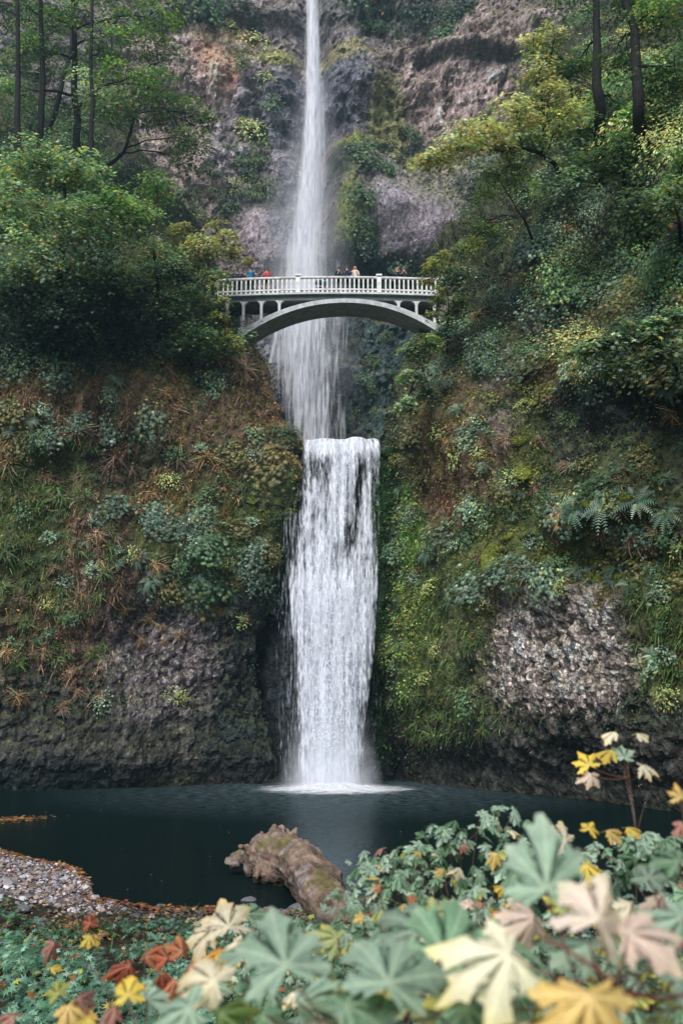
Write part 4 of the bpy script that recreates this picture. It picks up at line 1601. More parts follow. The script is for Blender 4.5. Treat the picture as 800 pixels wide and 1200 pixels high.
def moss_mound(r):
    bm = bmesh.new()
    bmesh.ops.create_icosphere(bm, subdivisions=4, radius=1)
    V = np.array([v.co[:] for v in bm.verts])
    F = np.array([[v.index for v in f.verts] for f in bm.faces])
    bm.free()
    V = V * (1 + .42 * fbm(V * 1.3 + r * 9, 3, 3) + .12 * fbm(V * 6, 2, 5))[:, None] * np.array([r * 1.2, r * .9, r * .38])
    C = np.array((.10, .12, .022)) * np.exp(.35 * fbm(V / .25, 3, 9))[:, None]
    a = Acc()
    a.add(V, F, C)
    n = 420
    d = unit(RNG.normal(size=(n, 3)))
    scatter(a, ROUND, d * np.array([r * 1.25, r * .95, r * .42]) * RNG.uniform(.7, 1.3, (n, 1)), d, RNG.normal(size=(n, 3)), .13, pick('moss', n, .25))
    return a


def proto(a, name, mat):
    me = a.mesh(name)
    me.materials.append(mat)
    return me


PR = {
    'fern': [proto(fern_mesh(n, L, p), 'fern', M_leaf) for n, L, p in ((13, .85, 'blue'), (11, .75, 'green'), (15, .9, 'blue'), (10, .8, 'pale'), (12, .8, 'green'))],
    'shrub': [proto(shrub_mesh(.8, .65, 16, 22, MAPLE, p, .21), 'leafy_shrub', M_leaf) for p in ('blue', 'green', 'olive', 'pale', 'dark')],
    'small': [proto(shrub_mesh(.5, .45, 10, 18, T, p, s), 'small_plant', M_leaf) for T, p, s in ((OVAL, 'green', .17), (ROUND, 'blue', .13), (MAPLE, 'pale', .17), (LANCE, 'grass', .24), (OVAL, 'yellowgreen', .15))],
    'bush': [proto(shrub_mesh(1.5, 1.2, 34, 26, T, p, s, flat=.14), 'leafy_bush', M_leaf) for T, p, s in ((MAPLE, 'blue', .21), (MAPLE, 'green', .22), (OVAL, 'dark', .2), (MAPLE, 'pale', .2), (OVAL, 'green', .2), (MAPLE, 'crown', .22), (MAPLE, 'olive', .2), (OVAL, 'yellowgreen', .19))],
    'dry': [proto(dry_mesh(n, L, p), 'dry_shrub', M_leaf) for n, L, p in ((90, .8, 'brown'), (80, .7, 'tan'), (90, .8, 'russet'))],
    'moss': [proto(moss_mound(r), 'moss_mound', M_moss) for r in (.45, .6, .38)],
    'grasstuft': [proto(dry_mesh(110, .8, 'grass'), 'grass_tuft', M_leaf)],
}
NAMES = {'fern': ('fern', 'fern'), 'shrub': ('leafy_shrub', 'shrub'), 'bush': ('leafy_bush', 'bush'), 'small': ('small_plant', 'plant'), 'dry': ('dry_shrub', 'shrub'), 'moss': ('moss_mound', 'moss'), 'grasstuft': ('grass_tuft', 'grass')}


def put(kind, var, D, px, py, scale, label, group=None, out=.0, up=.6):
    p, n = surf(D, px, py)
    nm, cat = NAMES[kind]
    me = PR[kind][var % len(PR[kind])]
    o = bpy.data.objects.new(nm, me)
    COL.objects.link(o)
    ax = Vector(unit(np.asarray(n) * .8 + np.array([0, -.35, up])))
    o.rotation_mode = 'QUATERNION'
    q = ax.to_track_quat('Z', 'Y')
    from mathutils import Quaternion
    o.rotation_quaternion = q @ Quaternion((0, 0, 1), RNG.uniform(0, 6.28))
    o.location = Vector(p) + ax * out
    o.scale = (scale * RNG.uniform(.8, 1.25), scale * RNG.uniform(.8, 1.25), scale * RNG.uniform(.75, 1.1))
    tag(o, label, cat, group)
    return o


# named plants, one by one
NP = [
    ('shrub', 0, 'L', 135, 598, 1.5, 'blue green fern like shrub hanging alone from the left cliff above bare brown earth'),
    ('shrub', 0, 'L', 205, 622, 1.2, 'blue green shrub right of the lone hanging shrub on the left cliff'),
    ('fern', 0, 'L', 176, 680, 1.1, 'fern at the lower left edge of the leafy bulge on the left cliff'),
    ('shrub', 1, 'L', 245, 640, 1.1, 'leafy shrub in the middle of the bulge on the left cliff'),
    ('shrub', 1, 'L', 235, 690, 1.3, 'green shrub hanging lowest from the bulge above the grey pitted rock'),
    ('shrub', 0, 'L', 292, 655, 1.1, 'blue green shrub at the right end of the bulge facing the waterfall'),
    ('shrub', 2, 'L', 318, 545, 1.3, 'olive bushy shrub on the left cliff beside the lip of the lower waterfall'),
    ('shrub', 1, 'L', 330, 510, 1.2, 'green shrub topping the left cliff edge beside the upper pool'),
    ('small', 4, 'L', 208, 818, 1.0, 'small lime plant alone on the dark rock left of the waterfall'),
    ('small', 4, 'L', 254, 802, .8, 'small yellow plant on the rock above the dark left waterline'),
    ('fern', 1, 'L', 150, 545, .9, 'fern in the rust coloured brush above the lone hanging shrub'),
    ('dry', 1, 'L', 125, 550, 1.5, 'tan dead shrub lying on the rust coloured slope of the left cliff'),
    ('shrub', 3, 'R', 530, 545, 1.6, 'pale shrub on the right cliff level with the waterfall lip'),
    ('fern', 0, 'R', 672, 600, 1.5, 'blue green fern at the left end of the long fern band on the right cliff'),
    ('fern', 2, 'R', 705, 595, 1.6, 'large drooping fern second along the fern band on the right cliff'),
    ('fern', 3, 'R', 740, 592, 1.5, 'pale fern third along the fern band on the right cliff'),
    ('fern', 0, 'R', 775, 605, 1.4, 'blue green fern at the right end of the fern band'),
    ('shrub', 1, 'R', 715, 565, 1.3, 'green shrub growing over the long fern band'),
    ('dry', 0, 'R', 740, 630, 1.5, 'brown curtain of dead fronds hanging below the fern band'),
    ('dry', 1, 'R', 700, 625, 1.2, 'tan tuft of dead fronds left below the fern band'),
    ('fern', 0, 'R', 725, 662, 1.2, 'blue green fern above the pale pitted rock on the right cliff'),
    ('fern', 2, 'R', 762, 662, 1.1, 'blue green fern right of its twin above the pale pitted rock'),
    ('fern', 3, 'R', 762, 765, 1.0, 'single pale fern on the right edge of the pale pitted rock'),
    ('moss', 1, 'R', 615, 550, 1.15, 'large rounded yellow moss cushion on the right cliff'),
    ('moss', 0, 'R', 607, 515, .8, 'small moss cushion right above the large yellow one'),
    ('moss', 2, 'R', 622, 470, 1.0, 'upright moss clump topmost in the column of moss cushions'),
    ('moss', 0, 'R', 600, 620, 1.0, 'moss cushion on the shelf below the large yellow one'),
    ('moss', 2, 'R', 645, 455, .9, 'moss clump on the rock rib right of the moss column'),
    ('moss', 1, 'R', 575, 655, 1.2, 'broad moss hummock on the shelf over the pale pitted rock'),
    ('shrub', 0, 'R', 590, 668, 1.3, 'blue green shrub on the shelf over the pale pitted rock'),
    ('shrub', 0, 'R', 550, 690, 1.2, 'blue green shrub hanging down the left end of the mossy shelf'),
    ('shrub', 3, 'R', 515, 625, 1.1, 'pale shrub midway down the right cliff near the green moss streak'),
    ('small', 2, 'R', 765, 780, .8, 'small plant under the single pale fern'),
]
for kind, var, side, px, py, s, lab in NP:
    put(kind, var, LV if side == 'L' else RV, px, py, s, lab)

# the many others, placed irregularly
ADJ = {'fern': ['blue green sword fern', 'green sword fern', 'broad blue green sword fern', 'pale sword fern', 'green sword fern'],
       'shrub': ['blue green leafy shrub', 'mid green leafy shrub', 'olive leafy shrub', 'pale leafy shrub', 'dark leafy shrub'],
       'bush': ['large blue green bush', 'large green bush', 'dark fine leaved bush', 'large pale bush', 'green fine leaved bush', 'fresh green bush', 'olive bush', 'yellow green bush'],
       'small': ['small green plant', 'small round leaved plant', 'small pale plant', 'small grassy plant', 'small yellowish plant'],
       'dry': ['dry brown shrub', 'dry tan shrub', 'dry rust coloured shrub'], 'grasstuft': ['green grass tuft'], 'moss': ['moss cushion'] * 3}
WHERE = {'L': 'rooted on the cliff left of the waterfalls', 'R': 'rooted on the cliff right of the waterfalls', 'B': 'clinging to the far cliff behind the bridge'}


def sprinkle(kind, variants, side, D, n, box, s=(.7, 1.3), mind=9, avoid=True, up=.6):
    pts, tries = [], 0
    x0, y0, x1, y1 = box
    while len(pts) < n and tries < n * 40:
        tries += 1
        x, y = RNG.uniform(x0, x1), RNG.uniform(y0, y1)
        if any((x - a) ** 2 + (y - b) ** 2 < mind ** 2 for a, b in pts):
            continue
        if avoid and bare(np.array([x]), np.array([y]), side)[0] < .7:
            continue
        if side == 'L' and x > np.interp(y, [0, 150, 250, 330, 400, 470, 520, 620, 760, 915], [90, 140, 190, 262, 285, 325, 350, 330, 312, 328]):
            continue
        if side == 'R' and x < np.interp(y, [0, 100, 200, 300, 380, 450, 520, 600, 900], [690, 640, 592, 530, 505, 480, 455, 462, 452]):
            continue
        v = int(RNG.choice(variants))
        if side != 'B' and min(np.hypot((x - a) / b, (y - c) / e) for a, b, c, e in ((725, 95, 490, 60), (110, 150, 372, 45), (600, 40, 340, 80))) < 1 and RNG.uniform() < .8:
            if kind not in ('bush', 'shrub'):
                continue
            v = 2 if kind == 'bush' else 4  # dark variants put the shade of these pockets into the leaf colour
        pts.append((x, y))
        ad = ADJ[kind][v]
        put(kind, v, D, x, y, RNG.uniform(*s), f'{ad} {WHERE[side]}', f'{ad}s {WHERE[side]}', up=up)


sprinkle('shrub', [0, 1, 2, 2, 3], 'L', LV, 22, (0, 400, 345, 540), (.7, 1.1))
sprinkle('shrub', [0, 1, 2], 'L', LV, 16, (160, 590, 320, 715), (.6, 1.0), 12)
sprinkle('bush', [0, 1, 2, 2, 4, 5], 'L', LV, 46, (-20, 180, 280, 430), (.7, 1.2), 14)
sprinkle('bush', [1, 2, 4, 5, 5], 'L', LV, 46, (-20, -40, 200, 260), (.8, 1.4), 14)
sprinkle('shrub', [1, 4, 0], 'L', LV, 26, (-20, 180, 280, 430), (.9, 1.3), 12)
sprinkle('fern', [0, 1, 2, 4], 'L', LV, 28, (0, 420, 345, 720), (.6, 1.0), 12)
sprinkle('small', [0, 1, 2, 3, 4], 'L', LV, 40, (0, 420, 345, 880), (.6, 1.1), 10)
sprinkle('dry', [0, 1, 2], 'L', LV, 46, (0, 410, 345, 560), (.8, 1.4), 10)
sprinkle('dry', [0, 1, 2], 'L', LV, 34, (0, 560, 190, 850), (.6, 1.2), 10)
sprinkle('dry', [0, 2], 'L', LV, 14, (150, 690, 310, 760), (.5, .9), 10, avoid=False)
sprinkle('fern', [0, 1, 2], 'L', LV, 12, (170, 680, 310, 730), (.6, .9), 10, avoid=False)
sprinkle('grasstuft', [0], 'L', LV, 40, (0, 520, 130, 780), (.6, 1.1), 10)
sprinkle('moss', [0, 1, 2], 'L', LV, 4, (240, 420, 340, 700), (.5, .9), 14)

sprinkle('bush', [0, 1, 2, 3, 4, 5, 6, 7], 'R', RV, 60, (500, 170, 820, 430), (.5, 1.05), 14)
sprinkle('bush', [1, 6, 4, 5, 7], 'R', RV, 30, (560, -40, 820, 190), (.8, 1.3), 14)
sprinkle('shrub', [0, 1, 2, 2, 3], 'R', RV, 50, (500, 180, 820, 470), (.7, 1.2), 12)
sprinkle('shrub', [0, 1, 2, 2, 3], 'R', RV, 30, (455, 440, 800, 700), (.6, 1.0), 14)
sprinkle('fern', [0, 1, 2, 3, 4], 'R', RV, 60, (460, 250, 800, 700), (.7, 1.2), 14)
sprinkle('small', [0, 1, 2, 3, 4], 'R', RV, 60, (455, 400, 800, 900), (.6, 1.1), 10)
sprinkle('dry', [0, 1, 2], 'R', RV, 40, (480, 260, 800, 680), (.7, 1.3), 12)
sprinkle('moss', [0, 1, 2], 'R', RV, 12, (500, 380, 740, 690), (.45, .9), 14)
sprinkle('grasstuft', [0], 'R', RV, 30, (460, 640, 570, 880), (.6, 1.0), 12)
sprinkle('shrub', [4, 1, 0], 'B', BV, 26, (420, 150, 570, 345), (1.0, 1.8), 12)
sprinkle('shrub', [4, 1], 'B', BV, 14, (180, 0, 560, 40), (1.0, 2.2), 14)
sprinkle('small', [0, 3, 4], 'B', BV, 24, (190, 40, 340, 260), (1.2, 2.4), 14)
sprinkle('small', [0, 3], 'B', BV, 12, (405, 390, 480, 510), (.8, 1.4), 12)


# ------------------------------------------------------------------ trees
def tree(name, label, cat, Y, trunk, rad, blobs, lsize=.23, T=MAPLE, group=None, bark=(.016, .015, .014), limbs=True, flat=.14, join=.6, dens=.9, on=None):
    """trunk: [(px, py, dY)], blobs: [(px, py, r_px, dY, n, palette)]"""
    if on is None:
        on = LV if trunk[0][0] < 400 else RV
    Y = surf(on, trunk[0][0], trunk[0][1])[0][1] - trunk[0][2] + .6
    tp = np.array([P(px, py, Y + dy) for px, py, dy in trunk])
    root = empty(name, tuple(tp[0]))
    tag(root, label, cat, group)
    tr, cr = Acc(), Acc()
    m = 5
    k = np.arange(len(tp))
    kk = np.linspace(0, len(tp) - 1, len(tp) * m)
    sm = np.stack([np.interp(kk, k, tp[:, i]) for i in range(3)], 1)
    sm = sm + np.stack([fbm(sm / 1.7, 2, 7 + i) for i in range(3)], 1) * .18
    sm[0] = tp[0]
    rr = np.linspace(rad, rad * .32, len(sm))
    rr[:3] *= np.array([1.35, 1.12, 1.0])
    tr.tube(sm, rr, 9, bark, wob=.06)
    for (px, py, rp, dy, n, pal) in blobs:
        c = P(px, py, Y + dy)
        R = rp / ppm(Y + dy)
        # limb from the trunk
        d = np.linalg.norm(sm - c, axis=1) + .5 * np.maximum(sm[:, 2] - c[2], 0)
        d[:int(len(sm) * .2)] += 1.0 if len(blobs) > 2 else 0
        j = int(np.argmin(d))
        s0 = sm[j]
        if limbs:
            mid = s0 * .5 + c * .5 + np.array([0, 0, .18 * np.linalg.norm(c - s0)]) + RNG.normal(0, .12, 3)
            t = np.linspace(0, 1, 8)[:, None]
            lp = (1 - t) ** 2 * s0 + 2 * t * (1 - t) * mid + t * t * c
            lp[1:-1] += RNG.normal(0, .06, (6, 3))
            r0 = min(rr[j] * .55, .035 + .035 * np.linalg.norm(c - s0))
            tr.tube(lp, np.linspace(r0, .02, 8), 6, bark)
        ns = max(4, int(n / 34))
        q = unit(RNG.normal(size=(ns, 3)))
        q = q * (RNG.uniform(size=(ns, 1)) ** .45) * np.array([R, R * .9, R * .8])
        sc = c + q
        for b in sc[:min(ns, 10)]:
            s1 = lp[int(RNG.integers(3, 8))] if limbs else c
            md = (s1 + b) / 2 + RNG.normal(0, .1, 3) + np.array([0, 0, .1])
            tr.tube([s1, md, b], [.03, .02, .008], 4, bark, cap=False)
        per = max(8, int(2.5 * n * dens / ns))
        sp = min(.55, R * .42)
        off = RNG.normal(0, 1, (ns * per, 3)) * np.array([sp, sp, sp * flat * 2])
        p = np.repeat(sc, per, 0) + off
        p[:, 2] -= .35 * (off[:, 0] ** 2 + off[:, 1] ** 2) / sp
        ot = unit(np.repeat(q, per, 0))
        nrm = unit(np.array([0, -.15, 1.]) + .45 * ot + RNG.normal(0, .35, p.shape))
        tip = unit(off * np.array([1, 1, .1]) + .3 * ot + RNG.normal(0, .3, p.shape) + np.array([0, 0, -.3]))
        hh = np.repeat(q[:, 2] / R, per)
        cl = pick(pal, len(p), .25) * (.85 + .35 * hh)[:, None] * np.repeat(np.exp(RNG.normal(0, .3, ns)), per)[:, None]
        cl = cl * np.clip(1.0 + 1.1 * (p[:, 2] - np.repeat(sc[:, 2], per)) / sp, .7, 1.3)[:, None]  # shading by height painted into leaf colour, lower leaves darker
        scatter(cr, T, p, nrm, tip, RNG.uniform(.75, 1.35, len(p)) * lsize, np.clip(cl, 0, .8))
    inv(tr.link('trunk', M_bark, smooth=True), root)
    inv(cr.link('crown', M_leaf), root)
    return root


# left side
tree('maple_tree', 'tall upright maple with dark trunk, highest on the left', 'tree', 66,
     [(90, 225, 3), (90, 150, 1), (87, 60, 0), (84, -60, 0)], .36,
     [(60, 20, 46, -1, 700, 'crown'), (130, 40, 46, -1, 700, 'crown'), (120, -10, 60, 0, 700, 'crown'), (30, 60, 40, -1, 500, 'crown'), (160, 90, 42, -2, 650, 'crown'), (185, 20, 36, -1, 420, 'lime'), (120, 110, 40, -1, 520, 'crownpale'),
      (40, -30, 60, 0, 600, 'crown'), (20, 110, 36, 0, 360, 'crown')], .24)
tree('maple_tree', 'arching maple whose long bare limbs reach right over the gorge', 'tree', 64,
     [(112, 210, 4), (128, 195, 2), (146, 178, 0), (158, 140, -1), (166, 120, -1)], .20,
     [(205, 130, 36, -1, 700, 'crown'), (222, 165, 26, -1, 420, 'crown'), (180, 95, 34, -1, 520, 'crownpale'), (190, 60, 34, -1, 420, 'crown'), (160, 130, 30, -1, 380, 'crownpale'), (215, 190, 16, -1, 160, 'crown'), (235, 135, 16, -1, 160, 'crown')], .22)
tree('maple_tree', 'maple with a dark trunk leaning left to right behind the tall one', 'tree', 69,
     [(52, 165, 2), (70, 110, 0), (80, 70, 0), (86, 20, 0), (100, -30, 0)], .26,
     [(30, 20, 40, 0, 380, 'dark'), (100, 80, 34, 0, 330, 'crown'), (60, 95, 28, 1, 220, 'dark'), (10, 150, 36, 0, 330, 'green')], .22)
for i, (px, w) in enumerate(((18, .30), (46, .34), (106, .24), (140, .20))):
    lab = ['slim conifer trunk at the left picture edge', 'conifer trunk just left of the tall maple', 'thin trunk just right of the tall maple', 'thinnest trunk behind the arching maple'][i]
    tree('conifer_tree', lab, 'tree', 76, [(px, 260, 0), (px + 2, 120, 0), (px + 3, -60, 0)], w,
         [(px - 16, 10, 22, 0, 150, 'dark'), (px + 18, 60, 20, 0, 130, 'dark'), (px, -30, 30, 0, 220, 'dark'), (px - 12, 150, 20, 0, 110, 'dark'), (px + 10, 200, 24, 0, 160, 'green')], .20, LANCE, 'conifers behind the left maples')
tree('broadleaf_tree', 'dense broadleaf tree with pale leaf tops left of the bridge', 'tree', 60,
     [(70, 420, 3), (72, 330, 1), (74, 250, 0), (76, 205, 0)], .25,
     [(40, 190, 40, 0, 800, 'crownpale'), (95, 200, 36, 0, 800, 'crownpale'), (20, 240, 44, -1, 800, 'crownpale'), (80, 250, 46, -1, 1000, 'crownpale'), (135, 240, 30, 0, 560, 'crown'), (50, 300, 50, -1, 900, 'crownpale'),
      (120, 300, 40, -1, 700, 'green'), (10, 340, 44, -1, 600, 'dark'), (90, 360, 46, -1, 700, 'dark')], .24)
tree('broadleaf_tree', 'dark green tree between the dense pale topped tree and the bridge', 'tree', 62,
     [(185, 420, 3), (185, 350, 1), (180, 290, 0)], .18,
     [(165, 250, 30, 1, 500, 'crownpale'), (185, 215, 24, 2, 300, 'crown'), (180, 300, 34, 0, 640, 'crownpale'), (150, 340, 36, 0, 500, 'dark'), (205, 350, 32, 0, 520, 'green'), (225, 390, 24, 0, 320, 'green'), (215, 310, 22, 0, 260, 'dark')], .22)
tree('maple_tree', 'small yellow orange maple at the left end of the bridge', 'tree', 62.5,
     [(238, 400, 2), (240, 350, 1), (246, 300, 0)], .10,
     [(238, 285, 19, -1, 340, 'yellow'), (264, 280, 17, -1, 260, 'yellow'), (290, 302, 6, -1, 40, 'yellow'), (212, 268, 14, -1, 160, 'yellow'), (225, 310, 17, 0, 230, 'yellowgreen'), (250, 318, 15, -1, 200, 'crownpale'), (278, 296, 9, 0, 70, 'yellow'), (255, 265, 12, 0, 80, 'yellow'), (205, 285, 17, 0, 150, 'yellowgreen')], .22)
tree('maple_shrub', 'yellow green maple shrub under the left end of the bridge', 'shrub', 61.5,
     [(245, 440, 2), (248, 400, 1)], .07,
     [(262, 375, 15, 0, 200, 'yellowgreen'), (242, 350, 15, 0, 220, 'crownpale'), (270, 398, 12, 0, 140, 'yellowgreen'), (236, 395, 18, 0, 220, 'crown'), (250, 330, 10, 0, 100, 'yellowgreen'), (262, 350, 7, -.5, 50, 'yellow')], .2)
# right side
tree('maple_tree', 'yellow maple leaning out left over the gorge', 'tree', 63,
     [(664, 215, 5), (650, 192, 2), (628, 178, 0), (608, 174, -1), (590, 178, -1)], .17,
     [(505, 180, 20, -2, 400, 'yellow'), (540, 162, 24, -2, 560, 'yellow'), (572, 150, 24, -1, 480, 'yellow'), (605, 130, 28, -1, 560, 'yellow'), (640, 110, 30, 0, 560, 'yellow'), (632, 78, 24, 0, 360, 'yellow'), (650, 40, 26, 0, 300, 'yellow'),
      (660, 140, 30, 0, 420, 'yellowgreen'), (500, 184, 11, -1, 120, 'yellowgreen'), (620, 160, 20, 0, 260, 'crownpale'), (625, 42, 12, 0, 90, 'yellow'), (590, 168, 14, -1, 130, 'yellowgreen')], .24, dens=.62)
tree('alder_tree', 'airy lime green sapling with thin forked twigs under the yellow maple', 'tree', 62,
     [(628, 290, 3), (612, 255, 0), (598, 232, 0), (585, 212, 0)], .08,
     [(580, 205, 22, 0, 420, 'lime'), (608, 205, 20, 0, 340, 'lime'), (565, 230, 16, 0, 200, 'lime'), (600, 190, 14, 0, 180, 'lime'), (570, 262, 22, 0, 330, 'lime'), (550, 285, 18, 0, 220, 'yellowgreen'), (622, 225, 16, 0, 200, 'lime')], .15, OVAL)
tree('fir_tree', 'straight dark trunk at the upper right, left of the pair', 'tree', 66,
     [(703, 220, 3), (701, 120, 0), (700, 40, 0), (699, -70, 0)], .42,
     [(720, 120, 26, 2, 240, 'green'), (680, 70, 22, 2, 200, 'crown'), (730, -20, 40, 0, 400, 'green'), (670, -20, 40, 0, 400, 'crown'), (690, 150, 22, 1, 200, 'green')], .22, group='dark trunks at the upper right')
tree('fir_tree', 'bent dark trunk at the upper right, right of the pair', 'tree', 66,
     [(752, 200, 3), (748, 130, 0), (744, 60, 0), (742, 35, 0), (728, -10, 0), (715, -60, 0)], .36,
     [(775, 20, 34, 0, 420, 'crown'), (790, 80, 34, 0, 420, 'green'), (770, 130, 30, 1, 330, 'green'), (720, 60, 22, 2, 150, 'green'), (790, -30, 40, 0, 400, 'crown')], .22, group='dark trunks at the upper right')
tree('maple_tree', 'green maple filling the slope between the two dark trunks', 'tree', 68,
     [(735, 260, 3), (730, 200, 0), (728, 150, 0)], .14,
     [(725, 175, 28, 0, 380, 'green'), (760, 190, 30, 0, 420, 'crown'), (690, 190, 24, 0, 300, 'green'), (790, 170, 30, 0, 380, 'crownpale'), (745, 140, 24, 0, 240, 'crown'), (670, 215, 24, 0, 280, 'blue'), (640, 60, 26, 6, 240, 'crown'), (670, 90, 26, 5, 260, 'green')], .22)
tree('maple_tree', 'green maple at the right edge below the bent trunk', 'tree', 60,
     [(800, 300, 3), (796, 260, 0), (790, 240, 0)], .12,
     [(785, 225, 28, 0, 420, 'crownpale'), (745, 235, 24, 0, 330, 'blue'), (800, 190, 28, 0, 300, 'crown'), (760, 262, 20, 0, 230, 'green')], .22)
tree('maple_tree', 'pale maple spreading flat sprays over the dark hollow on the right', 'tree', 52,
     [(800, 470, 3), (790, 430, 1), (770, 405, 0), (740, 400, -1)], .09,
     [(680, 408, 15, -1, 150, 'crownpale'), (705, 402, 18, -1, 260, 'pale'), (735, 385, 20, -1, 340, 'pale'), (765, 378, 20, -1, 360, 'crownpale'), (790, 372, 20, -1, 300, 'pale'), (740, 425, 17, -1, 240, 'pale'), (775, 410, 17, -1, 230, 'pale'), (715, 430, 11, -1, 110, 'crownpale')], .22, flat=.08)
tree('maple_shrub', 'light yellow green shrub overgrowing the right end of the bridge', 'shrub', 62,
     [(525, 420, 3), (525, 370, 1), (522, 330, 0)], .07,
     [(515, 305, 15, 0, 260, 'yellowgreen'), (535, 320, 16, 0, 300, 'pale'), (512, 345, 11, 0, 150, 'yellowgreen'), (532, 355, 16, 0, 300, 'lime'), (545, 290, 14, 0, 200, 'pale'), (520, 385, 15, 0, 240, 'blue'), (500, 328, 6, -.3, 50, 'yellowgreen'), (508, 365, 7, 0, 60, 'yellowgreen')], .2)
tree('maple_shrub', 'pale shrub leaning from the right cliff below the bridge', 'shrub', 62,
     [(508, 470, 3), (498, 440, 1), (492, 420, 0)], .06,
     [(486, 408, 13, 0, 330, 'pale'), (480, 440, 13, 0, 330, 'pale'), (476, 470, 11, 0, 240, 'crownpale'), (500, 395, 12, 0, 170, 'lime'), (496, 455, 12, 0, 170, 'blue')], .2)

# ------------------------------------------------------------------ beach, stones, fallen leaves, log
OCT_V = np.array([[1, 0, 0], [-1, 0, 0], [0, 1, 0], [0, -1, 0], [0, 0, .7], [0, 0, -.7], [.62, .62, .35], [-.62, .55, .35], [-.6, -.62, .35], [.6, -.6, .35]], float)
OCT_F = np.array([[4, 6, 7], [4, 7, 8], [4, 8, 9], [4, 9, 6], [0, 2, 6], [2, 7, 6], [2, 1, 7], [1, 8, 7], [1, 3, 8], [3, 9, 8], [3, 0, 9], [0, 6, 9], [0, 5, 2], [2, 5, 1], [1, 5, 3], [3, 5, 0]])
n = 15000
x = RNG.uniform(-17, 6, n)
d = RNG.uniform(-.25, 11, n) ** 1.0
y = shore(x) - d
keep = (y > 24.2 + RNG.normal(0, .5, n)) | ((d < 1.3) & (RNG.uniform(size=n) < .75))
x, y = x[keep], y[keep]
z = bank_z(x, y)
a = Acc()
m = len(x)
pc = np.array([(.30, .28, .29), (.20, .18, .18), (.40, .37, .38), (.27, .19, .15), (.14, .12, .11)])[RNG.integers(0, 5, m)] * np.exp(RNG.normal(0, .25, (m, 1)))
sz = np.exp(RNG.normal(math.log(.042), .5, m))
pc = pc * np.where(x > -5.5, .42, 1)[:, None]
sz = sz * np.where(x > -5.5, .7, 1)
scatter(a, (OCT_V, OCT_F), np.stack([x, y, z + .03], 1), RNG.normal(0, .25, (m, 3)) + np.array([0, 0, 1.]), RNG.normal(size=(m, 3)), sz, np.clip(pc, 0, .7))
tag(a.link('gravel', M_stone), 'grey and pinkish gravel of the small beach at the pool', kind='stuff')

n = 2600
x = RNG.uniform(-16, 4, n)
y = shore(x) - np.abs(RNG.normal(0, 1.0, n)) * np.where(RNG.uniform(size=n) < .5, .35, 5) + .15
z = np.maximum(bank_z(x, y) + .09, .012)
a = Acc()
scatter(a, MAPLE, np.stack([x, y, z], 1), RNG.normal(0, .22, (n, 3)) + np.array([0, 0, 1.]), RNG.normal(size=(n, 3)), RNG.uniform(.07, .17, n), pick('litter', n))
q = P(10, 962, 43.2)
n = 260
xx = q[0] + RNG.normal(0, .75, n)
yy = 43.2 + .35 * (xx - q[0]) + RNG.normal(0, .55, n)
scatter(a, MAPLE, np.stack([xx, yy, np.full(n, .012)], 1), RNG.normal(0, .05, (n, 3)) + np.array([0, 0, 1.]), RNG.normal(size=(n, 3)), RNG.uniform(.14, .24, n), pick('litter', n))
tag(a.link('fallen_leaves', M_leaf), 'orange and brown maple leaves washed up along the beach edge', kind='stuff')
# small floating flecks drifting on the pool
n = 90
a = Acc()
x, y = RNG.uniform(-14, 8, n), RNG.uniform(27, 56, n)
scatter(a, OVAL, np.stack([x, y, np.full(n, .008)], 1), np.tile([0, 0, 1.], (n, 1)), RNG.normal(size=(n, 3)), RNG.uniform(.03, .09, n), np.array([.16, .18, .19]) * np.exp(RNG.normal(0, .5, (n, 1))))
tag(a.link('floating_flecks', M_leaf), 'pale flecks of foam and leaves drifting on the pool', kind='stuff')


def rock(px, py, Y, s, label):
    p = P(px, py, Y)
    bm = bmesh.new()
    bmesh.ops.create_icosphere(bm, subdivisions=4, radius=1)
    V = np.array([v.co[:] for v in bm.verts])
    F = np.array([[v.index for v in f.verts] for f in bm.faces])
    bm.free()
    f1, f2, c = worley(V * 1.1 + px, 3)
    V = V * (.8 + .35 * (c - .5) + .2 * fbm(V * 1.4 + px, 3, 5))[:, None] * np.array([s, s * .8, s * .6])
    a = Acc()
    a.add(V, F, np.array((.10, .095, .10)) * np.exp(.3 * fbm(V / .2, 3, 4))[:, None])
    o = a.link('rock', M_stone)
    o.location = (p[0], p[1], max(bank_z(p[0], p[1]), -.1) + s * .15)
    tag(o, label, 'rock')


rock(46, 1086, 22.3, .30, 'round grey rock in the greenery under the gravel beach')
rock(25, 1078, 23.5, .20, 'smaller grey rock beside the round one under the gravel beach')
rock(350, 1064, 25.4, .30, 'mossy stone lying against the foot of the log')
rock(330, 1072, 24.6, .24, 'flat stone left of the foot of the log')
rock(290, 1052, 26.4, .28, 'wet dark stone in the shallow water left of the log')
rock(372, 982, 31.5, .16, 'small pale stone behind the log')
rock(316, 1066, 25.0, .22, 'brown stone at the water edge under the log')


